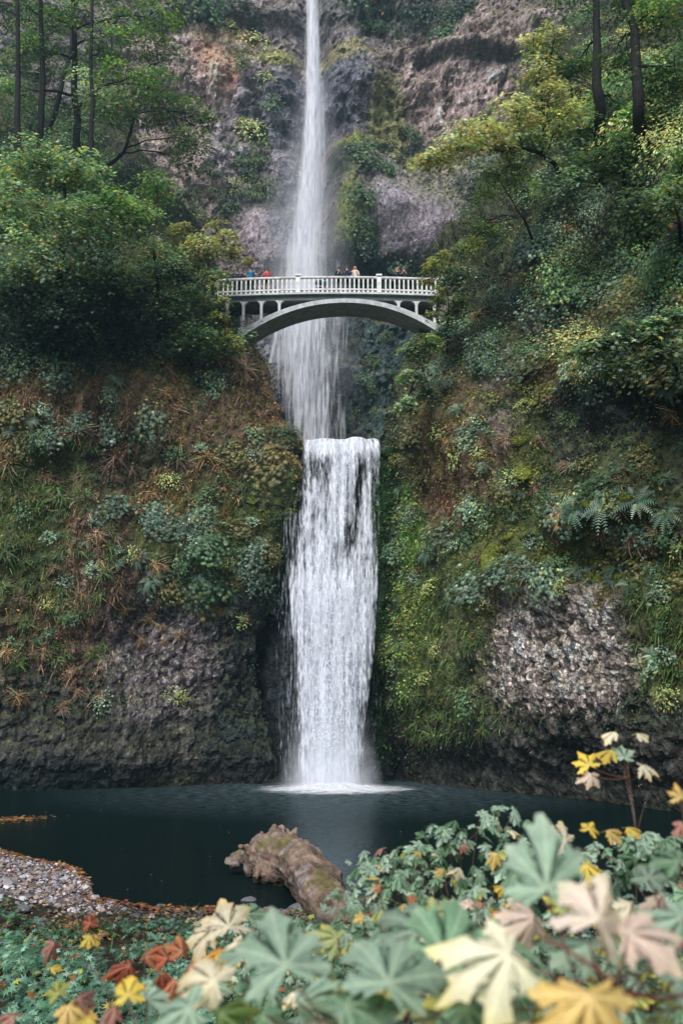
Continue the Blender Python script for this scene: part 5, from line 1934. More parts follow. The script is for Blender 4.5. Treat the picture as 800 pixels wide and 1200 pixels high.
def log():
    bm = bmesh.new()
    A, B, C_ = P(378, 1052, 25.3), P(352, 1012, 28.2), P(325, 1001, 29.8)
    D = P(322, 1006, 29.6)
    parts = [([P(396, 1084, 23.7), A, B, D, P(318, 998, 30.2)], [.50, .56, .62, .74, .62]),
             ([B, P(330, 1022, 28.8), P(312, 1026, 29.0)], [.6, .60, .42]),
             ([D, P(300, 999, 30), P(283, 1004, 30), P(270, 1008, 30)], [.52, .30, .20, .15]),
             ([P(280, 1005, 30), P(271, 1016, 29.8)], [.18, .10]),
             ([D, P(334, 984, 30.3), P(333, 976, 30.3), P(329, 974, 30.2)], [.6, .22, .13, .11]),
             ([P(333, 980, 30.3), P(341, 977, 30.4)], [.17, .10]),
             ([D, P(350, 990, 30.0), P(357, 988, 30.1)], [.6, .25, .13]),
             ([D, P(312, 985, 30.2), P(303, 984, 30), P(299, 991, 29.7)], [.5, .2, .15, .13]),
             ([P(294, 1012, 29.8), P(291, 1024, 29.4)], [.15, .14]),
             ([P(366, 1020, 27.3), P(384, 1040, 26)], [.46, .5]),
             ([P(318, 990, 30), P(308, 978, 30.1), P(306, 974, 30)], [.2, .09, .05]), ([P(340, 986, 30), P(347, 972, 30.2)], [.2, .05]), ([P(306, 1004, 29.5), P(288, 994, 29.4), P(281, 993, 29.2)], [.25, .1, .06]),
             ([P(326, 986, 30), P(320, 972, 30.2), P(322, 968, 30.2)], [.15, .08, .05]), ([P(312, 1016, 29), P(302, 1020, 28.6), P(299, 1030, 28.4)], [.25, .12, .08]), ([P(356, 994, 29.6), P(364, 992, 29.6)], [.25, .10])]
    acc = Acc()
    for pts, rad in parts:
        pts = np.array(pts)
        t = np.linspace(0, len(pts) - 1, len(pts) * 6)
        k = np.arange(len(pts))
        pp = np.stack([np.interp(t, k, pts[:, i]) for i in range(3)], 1)
        rr = np.interp(t, k, rad)
        acc.tube(pp, rr, 14, (.1, .1, .1))
        for q, r in ((pts[-1], rad[-1]), (pts[0], rad[0])):
            if r > .13:
                ellipsoid(acc, q, (r * .9, r * .9, r * .9), (.1, .1, .1))
    me = acc.mesh('log')
    o = bpy.data.objects.new('tmp', me)
    COL.objects.link(o)
    md = o.modifiers.new('r', 'REMESH')
    md.mode = 'VOXEL'
    md.voxel_size = .035
    sm = o.modifiers.new('s', 'SMOOTH')
    sm.iterations = 7
    dg = bpy.context.evaluated_depsgraph_get()
    me = bpy.data.meshes.new_from_object(o.evaluated_get(dg))
    bpy.data.objects.remove(o)
    nv = len(me.vertices)
    V = np.zeros(nv * 3, np.float32)
    me.vertices.foreach_get('co', V)
    V = V.reshape(-1, 3).astype(float)
    N_ = np.zeros(nv * 3, np.float32)
    me.vertices.foreach_get('normal', N_)
    N_ = N_.reshape(-1, 3)
    ax = unit(np.array(P(310, 1000, 30.3)) - P(392, 1078, 23.9))
    al = V @ ax
    Q = V + (al * (.22 - 1))[:, None] * ax      # grain runs along the trunk
    rg = ridged(Q / .30, 4, 3)
    lump = fbm(V / .45, 3, 12)
    root_w = sstep(28.5, 30.0, V[:, 1])
    V2 = V + N_ * (rg * .075 + ridged(Q / .11, 3, 9) * .03 + lump * (.05 + .06 * root_w) + ridged(V / .22, 3, 8) * .035 * root_w - .05)[:, None]
    me.vertices.foreach_set('co', V2.astype(np.float32).ravel())
    c = np.array((.12, .083, .062)) * np.exp(.55 * fbm(Q / .14, 3, 6) + .7 * rg)[:, None]
    gw = sstep(.1, .6, fbm(V / .5, 3, 44) + .35 * root_w)
    c = c * (1 - gw[:, None] * .7) + np.array((.25, .215, .20)) * gw[:, None] * .7
    ms = sstep(.15, .5, fbm(V / .5, 3, 66)) * sstep(.1, .6, N_[:, 2]) * .6
    c = c * (1 - ms[:, None]) + np.array((.13, .12, .03)) * ms[:, None]
    wet = sstep(.32, .05, V2[:, 2])
    c = c * (1 - .8 * wet[:, None])
    at = me.color_attributes.new('Col', 'FLOAT_COLOR', 'POINT')
    at.data.foreach_set('color', np.concatenate([np.clip(c, 0, .7), np.ones((nv, 1))], 1).astype(np.float32).ravel())
    me.materials.clear()
    me.materials.append(M_bark)
    me.name = 'log'
    for p in me.polygons:
        p.use_smooth = True
    o = link('fallen_log', me)
    tag(o, 'large weathered fallen log with a gnarled root end lying in the pool', 'log')


log()

# ------------------------------------------------------------------ low leafy plants on the near bank
def bank_cover(n, xr, yr, hfun, pal, ls, T=MAPLE, ymax=None):
    x, y = RNG.uniform(*xr, n), RNG.uniform(*yr, n)
    px, py = proj(np.stack([x, y, bank_z(x, y)], 1))
    keep = (px > -250) & (px < 1500) & (py < 1400) & (y < shore(x) - .3)
    x, y = x[keep], y[keep]
    p0 = np.stack([x, y, 0 * x], 1)
    cl = fbm(p0 / 1.1, 3, 88)
    g = np.clip(.55 + 1.3 * cl, 0, 1.2) * hfun(x, y)
    k = RNG.uniform(size=len(x)) < np.clip(.35 + 1.4 * cl + .2, .08, 1) * np.clip(hfun(x, y) * 2.5, .15, 1)
    x, y, g, cl = x[k], y[k], g[k], cl[k]
    m = len(x)
    z = bank_z(x, y) + .05 + g * RNG.uniform(.35, 1.0, m) ** .6
    nrm = RNG.normal(0, .38, (m, 3)) + np.array([0, -.25, 1.])
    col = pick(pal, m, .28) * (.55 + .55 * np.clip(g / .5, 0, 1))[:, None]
    return x, y, z, nrm, col


hf = lambda x, y: .50 * sstep(24.6, 21.5, y) * (.45 + .55 * sstep(22.5, 15, y))
a = Acc()
x, y, z, nrm, col = bank_cover(34000, (-11, 3.5), (8.5, 24.2), hf, 'thimble', .15)
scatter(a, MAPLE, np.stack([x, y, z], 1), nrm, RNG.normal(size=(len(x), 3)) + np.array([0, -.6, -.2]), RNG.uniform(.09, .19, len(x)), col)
x, y, z, nrm, col = bank_cover(16000, (-11, 19), (17, 24.5), lambda x, y: .2 + 0 * x, 'green', .1)
scatter(a, OVAL, np.stack([x, y, z], 1), nrm, RNG.normal(size=(len(x), 3)), RNG.uniform(.06, .13, len(x)), col)
x, y, z, nrm, col = bank_cover(34000, (.5, 19), (3.0, 22), lambda x, y: .42 + 0 * x, 'thimble', .15)
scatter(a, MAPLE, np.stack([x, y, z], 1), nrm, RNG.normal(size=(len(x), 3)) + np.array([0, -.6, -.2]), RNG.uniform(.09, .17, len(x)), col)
x, y, z, nrm, col = bank_cover(9000, (-11, 6), (9, 24.3), lambda x, y: .25 + 0 * x, 'grass', .1)
sel = (fbm(np.stack([x, y, 0 * x], 1) / 1.6, 2, 5) > .12)
x, y, z, col = x[sel], y[sel], z[sel], col[sel]
scatter(a, BLADE, np.stack([x, y, z * 0 + bank_z(x, y)], 1), RNG.normal(0, .4, (len(x), 3)) + np.array([0, -1, .2]), RNG.normal(0, .35, (len(x), 3)) + np.array([0, 0, 1.]), RNG.uniform(.25, .5, len(x)), col)
x, y = RNG.uniform(-9, 3, 130), RNG.uniform(9, 23, 130)
scatter(a, MAPLE, np.stack([x, y, bank_z(x, y) + hf(x, y) + .05], 1), RNG.normal(0, .4, (130, 3)) + np.array([0, -.3, 1]), RNG.normal(size=(130, 3)), RNG.uniform(.12, .2, 130), pick('litter', 130))
tag(a.link('ground_cover', M_leaf), 'low pale green leafy plants covering the bank in front of the pool', kind='stuff')

# grassy tufts and seedlings one can tell apart on the bank
for px, py, Y, lab in ((75, 1090, 21.5, 'bright grass tuft beside the round grey rock'), (110, 1085, 22, 'grass tuft right of the rock on the bank'), (20, 1110, 19, 'wide grass tuft at the left picture edge')):
    p = P(px, py, Y)
    o = link('grass_tuft', proto(dry_mesh(140, .75, 'grass'), 'grass_tuft', M_leaf))
    o.location = (p[0], p[1], bank_z(p[0], p[1]))
    tag(o, lab, 'grass')

# ------------------------------------------------------------------ near maples: big leaves
HV, HF3, HF4, HVEIN, HN = T_maple_hi()
HR = np.linalg.norm(HV[:, :2], axis=1) / .5
HA = np.arctan2(HV[:, 1], HV[:, 0])
LC = {
    'pg': ((.29, .41, .30), (.38, .48, .36)), 'g': ((.16, .28, .165), (.24, .36, .225)), 'dg': ((.05, .13, .06), (.08, .17, .08)), 'olive': ((.10, .19, .03), (.25, .28, .04)),
    'cream': ((.74, .64, .46), (.80, .58, .22)), 'pink': ((.74, .55, .46), (.80, .62, .42)), 'yel': ((.66, .48, .07), (.72, .42, .04)), 'ylo': ((.62, .42, .13), (.70, .36, .05)),
    'org': ((.62, .28, .04), (.5, .16, .03)), 'red': ((.36, .075, .035), (.28, .05, .03)), 'rust': ((.42, .14, .06), (.50, .22, .06)), 'yg': ((.34, .36, .08), (.58, .46, .07)), 'mot': ((.30, .33, .12), (.62, .42, .08)),
    'pred': ((.42, .18, .14), (.35, .10, .08)),
}


def leaf_geo(acc, pos, nrm, tip, size, ck, curl=.25, seed=0.0, fold=0.0, lite=False):
    nrm = unit(nrm)
    tip = unit(np.asarray(tip, float) - nrm * np.dot(tip, nrm))
    X = np.cross(tip, nrm)
    V = HV.copy()
    r = HR
    ca = RNG.uniform(-.6, .6, 3)
    V[:, 2] = -curl * .35 * r ** 2 + .018 * np.cos(5 * HA + 1.57) * r * r + .05 * np.sin(2 * HA + seed) * r + .012 * np.sin(9 * HA + seed * 3) * r ** 3
    warp = 1 + .10 * np.sin(3 * HA + seed * 2.1) + .07 * np.sin(7 * HA + seed * 5.3) + .04 * np.sin(23 * HA + seed)
    V[:, :2] *= warp[:, None]
    V[:, 0] *= RNG.uniform(.82, 1.08)
    V[:, 0] += .10 * math.sin(seed * 3.7) * V[:, 1] * r
    V[:, 2] += -fold * np.abs(V[:, 0]) * 1.1 - RNG.uniform(0, .5) * np.clip(V[:, 1], 0, 1) ** 2 + .02 * np.sin(14 * V[:, 0] + seed) * r
    V[:, 0] *= (1 - .25 * fold)
    c0, c1 = np.array(LC[ck][0]), np.array(LC[ck][1])
    nz = fbm(np.stack([V[:, 0] * 7 + seed * 9, V[:, 1] * 7, r * 0 + seed], 1), 4, 5)
    w = np.clip(sstep(.55, 1.0, r + nz * .12), 0, 1)[:, None]
    C = (c0 * (1 - w) + c1 * w) * np.exp(.06 * nz)[:, None]
    C = C * math.exp(RNG.normal(0, .16))
    if RNG.uniform() < .15:
        sp = (sstep(.35, .6, fbm(np.stack([V[:, 0] * 11 + seed, V[:, 1] * 11, r * 0], 1), 2, 9)) * .7)[:, None]
        C = C * (1 - sp) + np.array((.16, .09, .04)) * sp
    W = np.asarray(pos) + size * (V[:, :1] * X + V[:, 1:2] * tip + V[:, 2:3] * nrm)
    n0 = acc.n
    acc.add(W, HF3, np.clip(C, 0, .85), HV)
    acc.F.setdefault(4, []).append(HF4 + n0)


def petiole(acc, a, b, r=.0022, col=(.30, .07, .05), sag=.03):
    a, b = np.asarray(a, float), np.asarray(b, float)
    t = np.linspace(0, 1, 7)[:, None]
    m = (a + b) / 2 + np.array([0, 0, -sag])
    acc.tube((1 - t) ** 2 * a + 2 * t * (1 - t) * m + t * t * b, np.linspace(r, r * 1.3, 7), 5, col, cap=False)


SEEDC = [0.0]


def leaf_obj(root, px, py, Y, spx, ck, nrm=(0, -.7, .8), ang=90, curl=.3, fold=0.0, stem_to=None, label=None, sr=.0022, scol=(.17, .08, .05)):
    """one near leaf as a part of its plant; ang = direction of the tip seen from the path"""
    SEEDC[0] += 1.37
    p = P(px, py, Y)
    up = np.array([0, SP, CP]) * 1.0
    tip = math.cos(math.radians(ang)) * np.array([1., 0, 0]) + math.sin(math.radians(ang)) * (up * .9 + np.array([0, .4, 0]))
    a = Acc()
    leaf_geo(a, p * 0, np.array(nrm, float), tip, spx / ppm(Y) * 1.27, ck, curl, SEEDC[0], fold)
    if stem_to is not None:
        petiole(a, p * 0, P(*stem_to) - p, sr, scol)
    o = a.link('leaf', M_fgleaf, smooth=True)
    o.location = Vector(p) - root.location
    o.parent = root
    if label:
        o['label'] = label
    return o


def stems(root, lines, name='stem', col=(.10, .06, .05)):
    """lines: [(list of (px,py,Y)), r0, r1]"""
    for pts, r0, r1 in lines:
        q = np.array([P(*w) for w in pts])
        t = np.linspace(0, len(q) - 1, len(q) * 5)
        k = np.arange(len(q))
        s = np.stack([np.interp(t, k, q[:, i]) for i in range(3)], 1)
        s = s + np.stack([fbm(s * 3, 2, 3 + i) for i in range(3)], 1) * .012
        a = Acc()
        a.tube(s - np.array(root.location), np.linspace(r0, r1, len(s)), 7, col)
        o = a.link(name, M_stem, smooth=True)
        o.parent = root


def near_shrub(name, label, base, sprays, stemcol=(.07, .045, .035), group=None):
    """sprays: (px, py, Y, n, spread_px, leaf_m, weights{colour: w})"""
    root = empty(name, base)
    tag(root, label, 'shrub', group)
    b = np.array(base, float)
    st, fo = Acc(), Acc()
    hub = b + np.array([0, 0, .5])
    st.tube([b * 0 - np.array([0, 0, .2]), hub - b], [.022, .016], 7, stemcol)
    for (px, py, Y, n, spx, lm, wts) in sprays:
        c = P(px, py + spx * .5, Y)
        m = (hub + c) / 2 + RNG.normal(0, .08, 3) + np.array([0, 0, .12])
        t = np.linspace(0, 1, 10)[:, None]
        br = (1 - t) ** 2 * hub + 2 * t * (1 - t) * m + t * t * c
        st.tube(br - b, np.linspace(.008, .0025, 10), 6, stemcol, cap=False)
        ks = list(wts)
        w = np.array([wts[k] for k in ks], float)
        sp = spx / ppm(Y)
        n = int(n * 1.35)
        for i in range(n):
            off = RNG.normal(0, 1, 3) * np.array([sp, sp * .8, sp * .42])
            q = P(px, py, Y) + off
            nrm = np.array([off[0] / sp * .25, -.35, .9]) + RNG.normal(0, .33, 3)
            tip = np.array([off[0], off[1] - .3 * sp, -.1 * sp]) / sp + RNG.normal(0, .7, 3)
            ck = ks[int(RNG.choice(len(ks), p=w / w.sum()))]
            leaf_geo(fo, q - b, nrm, tip, lm * RNG.uniform(.6, 1.2), ck, RNG.uniform(.1, .7), RNG.uniform(0, 50), RNG.uniform(0, .5))
            if i % 3 == 0:
                petiole(st, q - b, c + RNG.normal(0, sp * .3, 3) - b, .0012, (.16, .07, .05))
    o = st.link('stem', M_stem, smooth=True)
    o.parent = root
    o = fo.link('foliage', M_fgleaf, smooth=True)
    o.parent = root
    return root


G = {'pg': 5, 'g': 4, 'dg': 2, 'yg': .5, 'cream': .35, 'ylo': .25, 'pred': .25}
GP = {'pg': 7, 'g': 4, 'dg': 1, 'cream': .5, 'yg': .3}
near_shrub('maple_shrub', 'pale green maple shrub rising in the middle foreground over the pool', (.75, 6.3, 2.6), [
    (562, 952, 6.3, 5, 12, .14, GP), (585, 968, 6.2, 9, 14, .14, GP), (515, 968, 6.3, 6, 12, .14, GP), (540, 985, 6.0, 16, 20, .14, G), (500, 1000, 6.0, 18, 20, .13, G), (470, 1012, 6.0, 16, 18, .13, G),
    (610, 985, 5.8, 10, 14, .14, GP), (440, 1020, 6.0, 14, 18, .12, G), (420, 1045, 5.8, 18, 20, .12, G), (460, 1045, 5.6, 24, 24, .12, G), (510, 1035, 5.6, 26, 24, .12, G), (555, 1025, 5.6, 22, 22, .13, G), (590, 1012, 5.5, 16, 16, .13, G),
    (405, 1080, 5.6, 22, 22, .11, G), (450, 1085, 5.2, 26, 24, .12, G), (500, 1080, 5.0, 28, 26, .12, G), (550, 1070, 4.9, 26, 24, .12, G), (595, 1055, 4.9, 14, 18, .12, G)])
near_shrub('maple_shrub', 'broad leaved green maple shrub at the right foreground edge', (2.05, 5.2, 2.8), [
    (728, 992, 5.2, 9, 15, .15, GP), (760, 985, 5.2, 12, 16, .15, GP), (795, 990, 5.1, 12, 16, .15, GP), (720, 1018, 5.0, 8, 13, .13, GP), (755, 1025, 5.0, 14, 18, .14, GP), (795, 1030, 5.0, 16, 18, .14, G), (735, 1060, 4.8, 10, 16, .12, G),
    (775, 1070, 4.6, 20, 22, .12, G), (815, 1070, 4.6, 16, 20, .13, G), (740, 1100, 4.2, 22, 24, .11, G), (790, 1120, 4.0, 26, 26, .11, G)])
near_shrub('maple_shrub', 'low pale maple shrub below the fallen log', (-.75, 7.6, 2.3), [
    (275, 1082, 8.2, 5, 10, .13, {'pg': 4, 'dg': 1, 'g': 3}), (305, 1100, 7.6, 20, 24, .11, GP), (350, 1092, 7.4, 22, 24, .11, G), (390, 1100, 7.0, 24, 24, .11, G), (330, 1125, 6.6, 24, 26, .11, GP), (275, 1120, 7.2, 18, 24, .11, G), (380, 1135, 6.0, 26, 28, .11, G), (250, 1150, 6.5, 20, 28, .11, G)])
near_shrub('maple_shrub', 'dense mixed colour maple shrub along the bottom right of the view', (.95, 3.6, 3.0), [
    (440, 1120, 4.4, 24, 30, .11, G), (500, 1115, 4.2, 26, 30, .11, G), (560, 1110, 4.0, 24, 28, .11, G), (610, 1100, 3.9, 16, 24, .11, G), (660, 1110, 3.8, 22, 26, .10, G), (710, 1120, 3.6, 24, 28, .10, G), (760, 1140, 3.4, 24, 28, .10, {**G, 'yg': 2, 'ylo': 1}),
    (430, 1160, 3.6, 22, 32, .11, G), (500, 1165, 3.4, 22, 32, .11, G), (570, 1165, 3.2, 22, 32, .11, G), (640, 1170, 3.1, 22, 32, .11, {**G, 'mot': 2}), (720, 1180, 3.0, 24, 34, .10, {**G, 'mot': 2, 'yg': 2}), (790, 1190, 3.0, 20, 30, .10, {**G, 'yg': 2}),
    (350, 1180, 4.0, 22, 34, .11, G), (420, 1210, 3.2, 20, 34, .11, G), (520, 1215, 3.0, 20, 34, .11, G), (640, 1220, 2.8, 20, 34, .11, G)])

# nearest branches with the big blurred leaves
r1 = tag(empty('maple_branch', tuple(P(640, 1290, 1.9))), 'closest maple branch with big cream, pink and yellow autumn leaves', 'branch')
UPN = (0, -.55, .85)
leaf_obj(r1, 640, 1042, 1.95, 128, 'pg', (-.1, -1, .25), 80, .2, .35, (690, 1180, 1.9), 'large pale grey green leaf standing upright behind the cream leaf')
leaf_obj(r1, 596, 1118, 1.75, 150, 'cream', (.1, -.8, .7), 205, .35, .15, (700, 1150, 1.75), 'large cream leaf with yellow margin', sr=.0018)
leaf_obj(r1, 700, 1078, 1.7, 130, 'pink', (.15, -.9, .55), 60, .8, .55, (720, 1150, 1.7), 'folded pink cream leaf', sr=.0018)
leaf_obj(r1, 735, 1095, 1.75, 105, 'pink', (-.1, -.7, .75), 10, .4, .2, (720, 1150, 1.7))
leaf_obj(r1, 690, 1168, 1.6, 150, 'ylo', (0, -.85, .6), 265, .5, .3, (715, 1145, 1.65), 'large yellow orange leaf hanging tip down', sr=.0018)
leaf_obj(r1, 760, 1030, 2.6, 60, 'pg', (-.2, -.7, .7), 60, .4, .3, (800, 1110, 1.9))
leaf_obj(r1, 795, 1010, 2.6, 60, 'g', (-.2, -.7, .7), 120, .4, .3, (830, 1090, 1.9))
leaf_obj(r1, 800, 1075, 2.1, 80, 'pg', (.1, -.8, .6), 200, .5, .3, (830, 1100, 1.9))
leaf_obj(r1, 560, 1165, 2.2, 90, 'yg', (.1, -.8, .6), 230, .5, .3, (640, 1180, 2.0))
leaf_obj(r1, 655, 1225, 1.7, 90, 'cream', (.1, -.8, .6), 180, .5, .3, (715, 1180, 1.7))
leaf_obj(r1, 790, 1150, 1.9, 70, 'pg', UPN, 20, .4, .3, (735, 1160, 1.8))
leaf_obj(r1, 690, 1110, 2.0, 90, 'pg', UPN, 150, .4, .2, (720, 1150, 1.8))
leaf_obj(r1, 770, 1195, 1.9, 80, 'mot', UPN, 300, .4, .3, (735, 1165, 1.8))
stems(r1, [([(640, 1300, 1.9), (740, 1200, 1.85), (715, 1150, 1.75), (660, 1110, 1.75), (628, 1095, 1.8)], .0045, .0022), ([(735, 1180, 1.85), (760, 1140, 1.8), (800, 1110, 1.8), (840, 1080, 1.85)], .0035, .002), ([(728, 1165, 1.8), (770, 1172, 1.8), (830, 1165, 1.8)], .004, .003)], 'stem', (.17, .06, .045))

KS = ['pg', 'pg', 'g', 'g', 'cream', 'mot', 'yg', 'pink', 'dg']
for (px, py, Y, s) in ((625, 1075, 2.6, 70), (560, 1130, 2.8, 70), (640, 1140, 2.4, 80), (765, 1120, 2.4, 80), (800, 1180, 2.2, 90), (740, 1060, 3.0, 60), (610, 1010, 3.2, 56), (680, 1200, 2.4, 80), (585, 1195, 2.2, 80), (775, 1050, 2.8, 60), (665, 1065, 2.9, 50)):
    leaf_obj(r1, px, py, Y, s, KS[int(RNG.integers(0, len(KS)))], (RNG.uniform(-.5, .5), -.7, RNG.uniform(.3, .9)), RNG.uniform(0, 360), RNG.uniform(.3, .9), RNG.uniform(.1, .8), (720, 1170, 1.9))

r2 = tag(empty('maple_branch', tuple(P(420, 1300, 2.0))), 'near maple branch with large veined grey green leaves at the bottom centre', 'branch')
leaf_obj(r2, 335, 1132, 2.0, 150, 'pg', (-.05, -.75, .75), 110, .3, .25, (400, 1210, 2.0), 'largest veined grey green leaf at the bottom centre', sr=.0018)
leaf_obj(r2, 455, 1152, 1.9, 150, 'pg', (.1, -.7, .8), 70, .35, .2, (420, 1215, 2.0), 'broad grey green leaf right of the largest veined one')
leaf_obj(r2, 520, 1118, 2.1, 140, 'g', (.1, -.75, .7), 60, .3, .1, (470, 1200, 2.0))
leaf_obj(r2, 490, 1090, 2.4, 110, 'pg', (-.1, -.6, .85), 130, .3, .3, (470, 1180, 2.1))
leaf_obj(r2, 405, 1180, 1.9, 110, 'g', (0, -.6, .8), 30, .4, .3, (420, 1230, 2.0))
leaf_obj(r2, 545, 1180, 1.8, 130, 'g', (.1, -.6, .8), 330, .5, .3, (470, 1230, 2.0))
leaf_obj(r2, 478, 1185, 2.3, 90, 'mot', UPN, 80, .4, .2, (440, 1230, 2.0), 'mottled yellow and green leaf')
leaf_obj(r2, 600, 1185, 1.8, 100, 'pg', (0, -.6, .8), 200, .4, .2, (520, 1240, 2.0))
leaf_obj(r2, 578, 1090, 2.4, 60, 'olive', (0, -.5, .9), 150, .6, .8, (600, 1180, 2.2), 'narrow folded bright green leaf')
leaf_obj(r2, 372, 1200, 2.1, 70, 'cream', UPN, 270, .4, .4, (400, 1230, 2.0))
stems(r2, [([(420, 1320, 2.0), (405, 1220, 2.0), (412, 1165, 2.05)], .005, .003), ([(410, 1260, 2.0), (470, 1200, 2.0), (520, 1190, 2.0)], .004, .002), ([(470, 1230, 2.0), (600, 1190, 2.1)], .004, .002)], 'stem', (.12, .07, .06))

for (px, py, Y, s) in ((430, 1110, 2.9, 64), (390, 1150, 2.5, 70), (350, 1175, 2.4, 76), (445, 1200, 2.1, 90), (520, 1160, 2.5, 70), (310, 1190, 2.3, 80), (505, 1070, 3.2, 56), (545, 1145, 2.6, 60), (395, 1100, 3.4, 50), (470, 1120, 2.7, 60), (300, 1155, 3.0, 56)):
    leaf_obj(r2, px, py, Y, s, KS[int(RNG.integers(0, 4)) if RNG.uniform() < .8 else 5], (RNG.uniform(-.5, .5), -.7, RNG.uniform(.3, .9)), RNG.uniform(0, 360), RNG.uniform(.3, .9), RNG.uniform(.1, .8), (430, 1215, 2.1))

r3 = tag(empty('maple_branch', tuple(P(230, 1300, 2.6))), 'near maple branch with pale, yellow and olive leaves at the bottom left of centre', 'branch')
leaf_obj(r3, 250, 1150, 2.3, 100, 'cream', (-.2, -.75, .7), 160, .5, .4, (290, 1230, 2.4), 'pale pinkish cream leaf')
leaf_obj(r3, 222, 1182, 2.2, 100, 'pg', (-.2, -.7, .7), 190, .4, .3, (290, 1230, 2.4))
leaf_obj(r3, 258, 1188, 2.1, 80, 'olive', (0, -.6, .8), 20, .5, .5, (290, 1240, 2.4), 'olive green leaf with yellow margin')
leaf_obj(r3, 205, 1200, 2.2, 80, 'yg', (0, -.6, .8), 260, .5, .3, (260, 1250, 2.4))
leaf_obj(r3, 285, 1120, 2.9, 70, 'pg', UPN, 100, .4, .3, (300, 1210, 2.5))
leaf_obj(r3, 150, 1168, 3.0, 46, 'yel', (0, -.8, .6), 100, .4, .3, (165, 1215, 2.9), 'bright yellow leaf')
leaf_obj(r3, 172, 1172, 3.1, 44, 'pg', (0, -.7, .7), 30, .4, .3, (170, 1215, 2.9))
leaf_obj(r3, 135, 1182, 3.2, 34, 'pred', UPN, 210, .6, .4, (165, 1215, 2.9))
stems(r3, [([(230, 1320, 2.5), (290, 1235, 2.4), (285, 1180, 2.5)], .005, .002), ([(250, 1290, 2.6), (170, 1220, 2.9), (160, 1190, 3.0)], .004, .002)], 'stem', (.12, .07, .06))

r4 = tag(empty('maple_sapling', tuple(P(250, 1230, 5.6))), 'maple sapling with cream leaves just below and left of the log', 'sapling')
leaf_obj(r4, 268, 1086, 4.4, 62, 'cream', (.1, -.75, .7), 105, .3, .2, (255, 1130, 4.5), 'cream yellow leaf below the log')
leaf_obj(r4, 246, 1092, 4.5, 50, 'cream', (-.1, -.6, .8), 190, .4, .3, (255, 1130, 4.5))
leaf_obj(r4, 275, 1105, 4.3, 40, 'cream', (0, -.6, .8), 330, .4, .3, (255, 1130, 4.5))
leaf_obj(r4, 352, 1100, 4.8, 40, 'rust', (0, -.6, .8), 80, .7, .5, (300, 1150, 4.7), 'curled rust leaf')
leaf_obj(r4, 340, 1095, 4.9, 34, 'pred', (0, -.6, .8), 150, .7, .5, (300, 1150, 4.7))
leaf_obj(r4, 288, 1072, 6.0, 42, 'g', (0, -.6, .8), 60, .3, .2, (270, 1120, 5.5))
stems(r4, [([(250, 1230, 5.6), (258, 1150, 4.7), (256, 1110, 4.5), (290, 1085, 4.5)], .004, .002), ([(258, 1160, 4.8), (300, 1145, 4.7), (345, 1105, 4.8)], .003, .0015)], 'stem', (.35, .22, .12))

r5 = tag(empty('maple_sapling', tuple(P(175, 1250, 5.0))), 'maple sapling with curled brick red leaves at the lower left', 'sapling')
for (px, py, s, ck, an) in ((152, 1132, 40, 'red', 200), (170, 1122, 38, 'rust', 60), (195, 1124, 38, 'red', 120), (213, 1116, 42, 'rust', 100), (237, 1126, 40, 'org', 40), (205, 1150, 40, 'rust', 260), (190, 1140, 30, 'red', 210), (222, 1132, 34, 'red', 320), (252, 1122, 34, 'yel', 30), (178, 1150, 30, 'pg', 280), (240, 1148, 40, 'pg', 300)):
    leaf_obj(r5, px, py, 4.3, s, ck, (RNG.uniform(-.4, .4), -.8, .6), an, .9, .6, (px * .4 + 200 * .6, 1165, 4.5))
stems(r5, [([(175, 1260, 5.0), (180, 1200, 4.6), (195, 1165, 4.5), (205, 1135, 4.4)], .004, .002), ([(172, 1170, 4.4), (170, 1140, 4.3), (168, 1092, 4.3)], .0035, .0015)], 'stem', (.10, .07, .06))

r6 = tag(empty('maple_sapling', tuple(P(130, 1240, 5.6))), 'thin sapling holding a red leaf with a yellow half at the left', 'sapling')
leaf_obj(r6, 105, 1083, 5.0, 30, 'red', (0, -.7, .7), 110, .6, .4, (112, 1105, 5.0), 'brick red leaf above the yellow half')
leaf_obj(r6, 105, 1098, 5.0, 24, 'yel', (0, -.9, .5), 270, .3, .2, (112, 1105, 5.0), 'small yellow leaf')
leaf_obj(r6, 63, 1106, 5.0, 30, 'pred', (.3, -.8, .5), 250, .7, .6, (90, 1112, 5.0), 'dusky red hanging leaf')
leaf_obj(r6, 80, 1180, 3.4, 48, 'ylo', (0, -.8, .6), 300, .5, .3, (120, 1200, 3.6))
leaf_obj(r6, 92, 1172, 3.4, 36, 'pred', (0, -.7, .7), 60, .8, .5, (120, 1200, 3.6))
leaf_obj(r6, 68, 1165, 3.4, 32, 'yg', (0, -.8, .6), 120, .5, .4, (120, 1200, 3.6))
leaf_obj(r6, 15, 1192, 3.4, 36, 'pred', UPN, 160, .5, .4, (60, 1230, 3.8))
leaf_obj(r6, 60, 1135, 6.0, 20, 'yel', UPN, 60, .5, .4, (70, 1160, 6.0))
leaf_obj(r6, 105, 1195, 3.3, 40, 'yel', UPN, 210, .5, .4, (120, 1210, 3.6))
stems(r6, [([(140, 1250, 5.0), (128, 1165, 4.9), (105, 1130, 5.0), (88, 1110, 5.0)], .0035, .0015), ([(100, 1240, 3.8), (120, 1200, 3.6), (134, 1165, 3.6)], .003, .0015), ([(118, 1150, 5.0), (112, 1105, 5.0), (107, 1090, 5.0)], .002, .0012)], 'stem', (.09, .06, .05))

